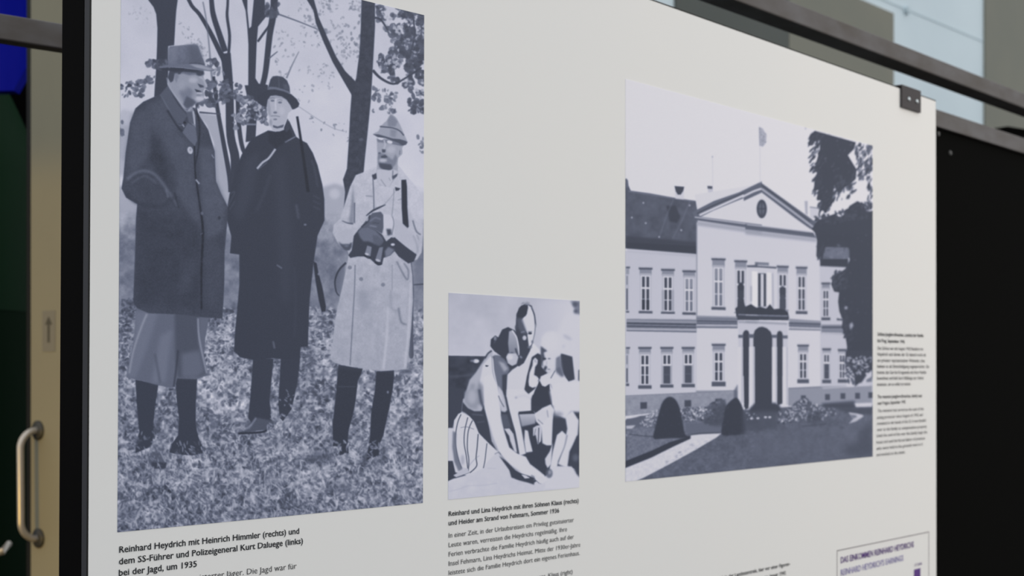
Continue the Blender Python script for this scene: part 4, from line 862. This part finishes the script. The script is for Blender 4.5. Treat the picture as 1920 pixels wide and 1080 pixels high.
# photographs: painted in numpy, then brought onto each rectangle of the panel
def print_image(name, cv, corners, W, H, GAIN, sky=(0,0,0)):
    P = [F.px(*c) for c in corners]                    # TL TR BR BL
    u = (np.arange(W)+.5)[None,:]/W; v = (np.arange(H)+.5)[:,None]/H
    mixc = lambda i, u, v: (P[3][i]*(1-u)+P[2][i]*u)*(1-v)+(P[0][i]*(1-u)+P[1][i]*u)*v
    s = mixc(0, u, v)+F.s0; z = mixc(2, u, v); X = U.x*s+N.x*C0; Y = U.y*s+N.y*C0
    # follow the corners of the print as measured
    xx = 960+2800*X/Y; yy = 692-2800*(z-HC)/Y
    px_ = (xx-cv.x0)*cv.S-.5; py_ = (yy-cv.y0)*cv.S-.5
    px_ = np.clip(px_, 0, cv.w-1.001); py_ = np.clip(py_, 0, cv.h-1.001)
    i = px_.astype(int); j = py_.astype(int); fx = px_-i; fy = py_-j; im = cv.im
    g = (im[j,i]*(1-fx)+im[j,i+1]*fx)*(1-fy)+(im[j+1,i]*(1-fx)+im[j+1,i+1]*fx)*fy
    k = np.interp(g, [0, 60, 105, 150, 190, 215, 255], np.arange(7)); out = np.empty((H, W, 4))
    for ch, tab in enumerate(([0,58,100,148,189,212,250],[0,63,106,152,190,211,250],[0,78,126,170,206,219,255])):
        out[..., ch] = np.interp(k, np.arange(7), tab)
    out[..., :3] += np.array(sky)
    c = np.clip(out[..., :3]/255, 0, 1); lin = np.where(c <= .04045, c/12.92, ((c+.055)/1.055)**2.4)*GAIN
    lin = np.maximum(lin-0.010, .002)
    c = np.where(lin <= .0031308, lin*12.92, 1.055*np.power(np.clip(lin,0,1), 1/2.4)-.055)
    out[..., :3] = c; out[..., 3] = 1
    img = bpy.data.images.new(name, W, H); img.pixels.foreach_set(out.astype(np.float32).ravel()); img.update(); img.pack()
    m = bpy.data.materials.new(name+'_ink'); m.use_nodes = True; nt = m.node_tree; b = nt.nodes['Principled BSDF']
    b.inputs['Roughness'].default_value = .6; b.inputs['Specular IOR Level'].default_value = .2
    ti = nt.nodes.new('ShaderNodeTexImage'); ti.image = img; ti.interpolation = 'Linear'; ti.extension = 'EXTEND'
    uvn = nt.nodes.new('ShaderNodeUVMap'); uvn.uv_map = 'UVMap'
    nt.links.new(uvn.outputs[0], ti.inputs[0]); nt.links.new(ti.outputs[0], b.inputs['Base Color'])
    bm = bmesh.new(); uv = bm.loops.layers.uv.new('UVMap'); n = 12; g = {}
    for a in range(n+1):
        for b_ in range(n+1):
            for k, t in enumerate((-.0004, -.00002)):
                vv = bm.verts.new((mixc(0, a/n, b_/n), t, mixc(2, a/n, b_/n))); g[a,b_,k] = vv
    co = {vv: (a/n, b_/n) for (a,b_,k), vv in g.items()}
    for a in range(n):
        for b_ in range(n):
            bm.faces.new((g[a,b_,0], g[a+1,b_,0], g[a+1,b_+1,0], g[a,b_+1,0])); bm.faces.new((g[a,b_,1], g[a,b_+1,1], g[a+1,b_+1,1], g[a+1,b_,1]))
    for a in range(n):
        for c_ in (0, n):
            bm.faces.new((g[a,c_,0], g[a+1,c_,0], g[a+1,c_,1], g[a,c_,1])); bm.faces.new((g[c_,a,0], g[c_,a+1,0], g[c_,a+1,1], g[c_,a,1]))
    for f in bm.faces:
        for l in f.loops: l[uv].uv = co[l.vert]
    return link('photo_print', bm, m, F.e)
o = print_image('hunting_photograph', photo_hunt(), ((227.5,-110),(795,28.5),(792.5,943),(220,998)), 980, 1800, 1.42)
o['label'] = 'tall photograph of three men in long coats and hats standing under bare trees'
o = print_image('beach_photograph', photo_beach(), ((841,549),(1086.5,564),(1085.5,914),(840,937)), 620, 640, 1.32)
o['label'] = 'small photograph of a couple with two small children on a beach'
o = print_image('mansion_photograph', photo_house(), ((1172.5,148),(1636,273),(1636,856),(1172.5,903)), 1300, 980, 1.28)
o['label'] = 'wide photograph of a pale mansion with pediment, columned porch and garden'

# captions
def text_mesh(s, bold):
    cu = bpy.data.curves.new('t', 'FONT'); cu.body = s; cu.size = 1; cu.offset = bold; cu.resolution_u = 2; cu.fill_mode = 'BOTH'
    to = bpy.data.objects.new('t', cu); me = bpy.data.meshes.new_from_object(to)
    v = np.empty(len(me.vertices)*3); me.vertices.foreach_get('co', v); v = v.reshape(-1,3)
    fs = [tuple(p.vertices) for p in me.polygons]
    bpy.data.objects.remove(to); bpy.data.curves.remove(cu); bpy.data.meshes.remove(me)
    return v, fs
CAPH = text_mesh('H', 0)[0][:,1].max(); XH = text_mesh('x', 0)[0][:,1].max()
def caption(lines, m, bold, label=None, name='caption_text'):
    V, Fs = [], []
    for s, x0, y0, x1, y1, cap in lines:
        a = F.px(x0, y0); b = F.px(x1, y1); h = F.px(x0, y0-cap)[2]-a[2]
        v, fs = text_mesh(s, bold); wd = v[:,0].max()
        kx = (b[0]-a[0])/wd; kz = h/CAPH; n = len(V)
        XT = .73*CAPH
        if any(ch.islower() for ch in s):
            y = v[:,1]; v[:,1] = np.where(y < 0, y, np.where(y < XH, y*XT/XH, XT+(y-XH)*(CAPH-XT)/(CAPH-XH)))
        for q in v:
            r = q[0]/wd; V.append((a[0]+q[0]*kx, -.0006, a[2]+(b[2]-a[2])*r+q[1]*kz))
        Fs += [tuple(i+n for i in f) for f in fs]
    me = bpy.data.meshes.new(name); me.from_pydata(V, [], Fs); me.materials.append(m)
    o = bpy.data.objects.new(name, me); sc.collection.objects.link(o); o.parent = F.e
    if label: o['label'] = label
    return o
caption([('Reinhard Heydrich mit Heinrich Himmler (rechts) und', 222, 1036.5, 560.5, 1000.5, 11.7),
         ('dem SS-Führer und Polizeigeneral Kurt Daluege (links)', 222, 1058.5, 567.5, 1019, 11.7),
         ('bei der Jagd, um 1935', 221.5, 1080, 368.5, 1062.5, 11.7)], M['text'], .012)
caption([('Heydrich war ein begeisterter Jäger. Die Jagd war für', 221, 1106, 555.5, 1066, 11.5),
         ('ihn auch ein Mittel, Kontakte zu pflegen, und eine', 221, 1129, 552, 1088, 11.5)], M['text2'], -.004)
caption([('Reinhard und Lina Heydrich mit ihren Söhnen Klaus (rechts)', 840, 967.8, 1084.5, 942.5, 8.8),
         ('und Heider am Strand von Fehmarn, Sommer 1936', 840, 985.2, 1048, 961, 8.8)], M['text'], .012)
caption([('In einer Zeit, in der Urlaubsreisen ein Privileg gutsituierter', 840, 1008.5, 1075.5, 978.5, 8.8),
         ('Leute waren, verreisten die Heydrichs regelmäßig. Ihre', 840, 1026.3, 1062.5, 996, 8.8),
         ('Ferien verbrachte die Familie Heydrich häufig auch auf der', 840, 1043.8, 1075.5, 1010, 8.8),
         ('Insel Fehmarn, Lina Heydrichs Heimat. Mitte der 1930er-Jahre', 840, 1061.2, 1087.5, 1025, 8.8),
         ('leistete sich die Familie Heydrich dort ein eigenes Ferienhaus.', 840, 1078.5, 1086.5, 1040.5, 8.8)], M['text2'], -.002)
caption([('Reinhard and Lina Heydrich with their sons, Klaus (right)', 840, 1114, 1073, 1075.5, 8.8)], M['text3'], .004, 'English caption in grey')
tx = ['Schloss Jungfern-Breschan, Landsitz der Familie', 'bei Prag, September 1942', 'Das Schloss war seit August 1942 Residenz von', 'Heydrich und diente der SS danach noch als',
      'ein privater repräsentativer Wohnsitz. Lina', 'bekam es als Entschädigung zugesprochen. Sie', 'konnte das Gut bis Kriegsende mit ihrer Familie', 'bewohnen und ließ dort Häftlinge zur Arbeit', 'einsetzen, um es selbst zu nutzen.']
yc = [627,639,653.2,664.5,676,687.2,698.5,709.5,721]; xe = [1731,1696,1730.5,1735.5,1733.5,1741.5,1736.5,1731.5,1707.5]
caption([(tx[i], 1645-i*.15, y+2.6-(692-y)/1540*4, xe[i], y+2.6+(692-y)/1540*62, 6.4) for i, y in enumerate(yc) if i < 2], M['text'], .010)
caption([(tx[i], 1645-i*.15, y+2.6-(692-y)/1540*4, xe[i], y+2.6+(692-y)/1540*62, 6.2) for i, y in enumerate(yc) if i >= 2], M['text2'], -.001)
en = [('The mansion Jungfern-Breschan, family seat', 1645,744.4,1728.5,742), ('near Prague, September 1942', 1645,756.5,1697.5,753.5), ('The mansion had served as the seat of the', 1645,770.5,1731.5,766.5),
      ('acting protector since August of 1942 and', 1644,783,1730,777.5), ('remained in the hands of the SS. It was handed', 1644,794.5,1735.5,788), ('over to the family as compensation property.', 1644,806,1738,799.5),
      ('Until the end of the war the family kept the', 1643,817.5,1738,810), ('house and used the forced labour of prisoners', 1643,829.5,1734,821.5), ('who were held in the grounds next to it', 1643,841.5,1730,832.5), ('and worked on the estate.', 1643,853.2,1697,847.5)]
caption([(s, a, b+2.6, c, d+2.6, 6.2) for s, a, b, c, d in en[:2]], M['text2'], .006, 'English caption in grey')
caption([(s, a, b+2.6, c, d+2.6, 6.0) for s, a, b, c, d in en[2:]], M['text3'], -.001, 'English caption in grey')
caption([('Reinhard Heydrich in der Landeszentrale, hier vor einer Figuren-', 1300, 1097.5, 1481, 1060, 7.2),
         ('gruppe im Hof des Museums, Januar 1942', 1360, 1101.5, 1473, 1077, 7.2)], M['text'], .006)
# income box
pbB = [F.px(1569,1033), F.px(1741.5,995.5)]
ib = bmesh.new(); x0, z0, x1, z1 = pbB[0][0], pbB[0][2], pbB[1][0], pbB[1][2]; zt = (z0+z1)/2; wl_ = .0014; zb_ = zt-.42
box(ib, (x0,-.0005,zt-wl_), (x1,-.0001,zt)); box(ib, (x0,-.0005,zb_), (x0+wl_*.8,-.0001,zt)); box(ib, (x1-wl_*.8,-.0005,zb_), (x1,-.0001,zt)); box(ib, (x0,-.0005,zb_), (x1,-.0001,zb_+wl_))
link('box_outline', ib, M['line'], F.e)
caption([('DAS EINKOMMEN REINHARD HEYDRICHS', 1575.5, 1056.2, 1713, 1025.5, 11.4)], M['purple'], .014, 'purple heading', 'heading_text')
caption([("REINHARD HEYDRICH'S EARNINGS", 1575.5, 1079.5, 1693.5, 1051, 11.4)], M['lilac'], .012, 'pale lilac heading', 'heading_text')
caption([('17.500', 1713.5, 1062.5, 1728, 1059, 5.2)], M['purple'], 0, None, 'bar_figure')
a = F.px(1713.5, 1068); b = F.px(1725.5, 1140); bm = bmesh.new(); box(bm, (a[0],-.0005,b[2]), (b[0],-.0001,a[2])); link('chart_bar', bm, M['purple'], F.e)
# mounting clip at the top right corner
a = F.px(1690, 165, -.003); b = F.px(1725.5, 208, -.003); zt_c = zt_at(st(1707,180)[0]); zc1 = zt_c+.0075; zc0 = F.px(1707, 206, -.003)[2]
bm = bmesh.new(); box(bm, (a[0], -.0045, zc0), (b[0], -.0015, zc1), .0004); box(bm, (a[0], -.0016, zt_c+.0045), (b[0], .030, zc1), .0004)
box(bm, (a[0], .0098, zt_c-.05), (b[0], .0125, zt_c+.0046), 0)
cl = link('mounting_clip', bm, M['clip'], F.e); cl['label'] = 'dark steel clip with two bright screws'
for x, y in ((1704, 186), (1719, 190.5)):
    p = F.px(x, y, -.0045); bm = bmesh.new()
    lathe(bm, [(.0042,.0),(.0042,.0006),(.0034,.0018),(.0016,.0024)], 20, (p[0], -.0045, p[2]), Matrix.Rotation(R(90), 3, 'X')); 
    box(bm, (p[0]-.0026, -.0072, p[2]-.0004), (p[0]+.0026, -.0066, p[2]+.0004))
    link('screw', bm, M['screw'], cl, True)

# ================================================================= STEEL RAIL FRAME BEHIND THE PANEL
t0 = .16; pa = st(1640, 96, t0); pb = st(1920, 204, t0); zb1 = (pa[2]+pb[2])/2+.0
G = Fr('steel_rail_frame', 'raw steel tube rail running high above and behind the white panel', 'rail', st(1200,0,t0)[0], t0)
s0, s1 = st(900, 0, t0)[0], st(2330, 0, t0)[0]
pbox(G, 'rail', (s0, t0, zb1), (s1, t0+.052, zb1+.0365), M['steel'], bevel=.0025)
for s_ in (s0+.02, s1-.06): pbox(G, 'upright', (s_, t0+.008, 0), (s_+.036, t0+.044, zb1), M['steel'], bevel=.002)
for s_ in (s0+.02, s1-.06): pbox(G, 'foot_plate', (s_-.05, t0-.04, 0), (s_+.086, t0+.10, .008), M['black'])

# ================================================================= BLACK DISPLAY STAND RIGHT OF THE PANEL
t1 = .10; pa = st(1756, 205, t1); pb = st(1920, 258, t1); zt2 = (pa[2]+pb[2])/2
K = Fr('black_display_stand', 'black display board under a raw steel rail, beside the right edge of the white panel', 'display board', st(1800,0,t1)[0], t1)
s0, s1 = st(1700, 0, t1)[0], st(2350, 0, t1)[0]
hr = st(1800, 200, t1)[2]-st(1800, 231.5, t1)[2]
pbox(K, 'rail', (s0, t1, zt2-hr), (s1, t1+.045, zt2), M['steel'], bevel=.002)
pbox(K, 'display_board', (s0+.002, t1+.010, .35), (s1-.002, t1+.030, zt2-hr), M['board'])
for s_ in (s0+.02, s1-.06): pbox(K, 'upright', (s_, t1+.031, 0), (s_+.036, t1+.045, zt2-hr), M['black'])
for x, y in ((1781, 287), (1758.5, 251)):
    p = K.px(x, y, t1+.010); bm = bmesh.new()
    lathe(bm, [(.0055,.0),(.0055,.001),(.0042,.003),(.0015,.0038)], 20, p, Matrix.Rotation(R(90), 3, 'X')); link('screw', bm, M['dullscrew'], K.e, True)
# black booth further back
t2 = .9
s0 = st(1888, 0, t2)[0]; P = U*s0+N*(C0+t2); zz = st(1900, 247, t2)[2]
bt = thing('black_cabinet', 'black cabinet whose top edge shows behind the lower steel rail at the right', 'cabinet', (P.x, P.y, 0), ROTZ-R(14))
bm = bmesh.new(); box(bm, (0,0,.06), (1.0,.5,zz), .004); link('body', bm, M['board'], bt)
bm = bmesh.new(); box(bm, (.03,.03,0), (.97,.47,.06)); link('plinth', bm, M['black'], bt)
bm = bmesh.new(); box(bm, (-.004,-.006,zz), (1.004,.504,zz+.012), .002); link('top', bm, M['board'], bt)

# ================================================================= LEFT: STEEL RAIL OF ANOTHER STAND
Y0 = 2.18; th = math.atan2(3040, 2800); u2 = Vector((math.sin(th), math.cos(th), 0)); P0 = at(0, 73, Y0); P1z = P0.z
fr = thing('steel_side_rail', 'raw steel rail passing behind the black post left of the white panel', 'rail', (P0.x, P0.y, 0), math.atan2(u2.y, u2.x))
bm = bmesh.new(); box(bm, (-.55, 0, P1z), (.62, .016, P1z+.0375), .002); link('rail', bm, M['steel'], fr)
bm = bmesh.new(); box(bm, (-.55, .001, P1z-.0005), (.62, .030, P1z+.006), .001); link('rail_flange', bm, M['clip'], fr)
for x in (-.55, .585):
    bm = bmesh.new(); box(bm, (x, .017, 0), (x+.035, .05, P1z+.03), .002); link('upright', bm, M['steel'], fr)

# ================================================================= LEFT: CREAM DOOR STILE WITH PULL HANDLE
cst = 2.114
def onst(x, y):                      # pixel -> point on the plane P.U = cst
    a = (x-960)/2800; Y = cst/(U.x*a+U.y); return Vector((a*Y, Y, HC+(692-y)/2800*Y))
A0 = onst(57, 0); A1 = onst(150, 0)
dr = thing('steel_door', 'cream painted steel door edge with a curved metal pull handle', 'door', (A0.x, A0.y, 0), ROTZ)
# local: x along U (depth away from its face at x=0), y along N
def dl(P): d = P-A0; return Vector((d.dot(U), d.dot(N), P.z))
e1 = dl(A1)
bm = bmesh.new(); box(bm, (0, e1.y, .0), (.045, 0, 2.75), .003); link('stile', bm, M['beige'], dr)
bm = bmesh.new(); box(bm, (.012, 0, .0), (.030, .035, 2.75)); link('door_seal', bm, M['edge'], dr)
h0 = dl(onst(72, 807)); h1 = dl(onst(73, 1009)); so = .050
r_ = .042; pts = [(0.0, h0.y, h0.z)]
for k in range(9):
    a = k/8*math.pi/2; pts.append((-so+r_-r_*math.sin(a), h0.y, h0.z-r_+r_*math.cos(a)))
for k in range(9):
    a = math.pi/2-k/8*math.pi/2; pts.append((-so+r_-r_*math.sin(a), h1.y, h1.z+r_-r_*math.cos(a)))
pts.append((0.0, h1.y, h1.z))
bm = bmesh.new(); tube(bm, pts, .0085); hd = link('handle', bm, M['handle'], dr, True)
for h in (h0, h1):
    bm = bmesh.new(); lathe(bm, [(.0,0),(.024,0),(.024,.004),(.018,.008),(0,.008)], 28, (0, h.y, h.z), Matrix.Rotation(R(-90), 3, 'Y')); link('rosette', bm, M['rose'], hd, True)
a = dl(onst(80, 583)); b = dl(onst(104, 659)); bm = bmesh.new(); box(bm, (-.001, a.y, b.z), (0, b.y, a.z)); sk = link('sticker', bm, M['sticker'], dr); sk['label'] = 'pale sticker with an upward arrow'
c = (a.y+b.y)/2; wy = (a.y-b.y); bm = bmesh.new(); zt_ = a.z-.014; zb_ = b.z+.022
prism(bm, [(c-wy*.09, zb_), (c+wy*.09, zb_), (c+wy*.09, zt_-.02), (c+wy*.28, zt_-.02), (c, zt_), (c-wy*.28, zt_-.02), (c-wy*.09, zt_-.02)], 0, -.0016, -.001); link('arrow', bm, M['ink'], sk)

# ================================================================= LEFT: GREEN CONTAINER AND BLUE BANNER
Yc = 4.3; xr = (55-960)/2800*Yc; rad = .55
gc = thing('green_container', 'dark green round container with a sloping domed top beyond the cream door', 'container', (xr-rad, Yc, 0))
zf = lambda y: HC+(692-y)/2800*Yc; rf = lambda x: rad-(55-x)/2800*Yc
prof = [(rf(55), .10), (rf(55), zf(580)), (rf(55), zf(330)), (rf(51.5), zf(296)), (rf(45), zf(262)), (rf(34), zf(232)), (rf(20), zf(200)), (rf(8), zf(174)), (rf(-40), zf(92)), (rf(-120), zf(20)), (0.02, zf(-30))]
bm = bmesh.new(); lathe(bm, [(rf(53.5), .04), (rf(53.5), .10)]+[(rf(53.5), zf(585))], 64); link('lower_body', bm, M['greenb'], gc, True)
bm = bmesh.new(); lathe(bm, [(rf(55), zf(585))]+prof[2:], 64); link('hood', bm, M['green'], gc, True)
bm = bmesh.new(); lathe(bm, [(rf(40), 0), (rf(40), .04)], 48); link('base', bm, M['black'], gc, True)
q = at(2, 1036, Yc-rad*.72); bm = bmesh.new()
lq = q-Vector((xr-rad, Yc, 0)); tube(bm, [lq+Vector((-.03,.10,-.01)), lq+Vector((-.03,-.01,-.008)), lq+Vector((-.01,-.03,.0)), lq+Vector((.012,-.03,.006)), lq+Vector((.014,.02,.02))], .009); link('handle', bm, M['handle'], gc, True)

Yb = 4.0
bb = thing('blue_banner', 'royal blue hanging banner box with slanted lower corner above the green container', 'banner', (at(0,0,Yb).x, Yb, 0))
P = [at(x, y, Yb) for x, y in ((-80,-420),(69,-420),(66,0),(62,96),(54,118),(25,170),(-80,172))]
bm = bmesh.new(); prism(bm, [(p.x-at(0,0,Yb).x, p.z) for p in P], 1, 0, .05); link('cloth', bm, M['blue'], bb)
bm = bmesh.new(); box(bm, (P[0].x-at(0,0,Yb).x-.01,.01,P[0].z), (.11,.04,P[0].z+.03)); link('top_bar', bm, M['black'], bb)
bm = bmesh.new(); tube(bm, [(-.048,.064,P[0].z+.03), (-.048,.064,0)], .012); link('pole', bm, M['black'], bb, True)
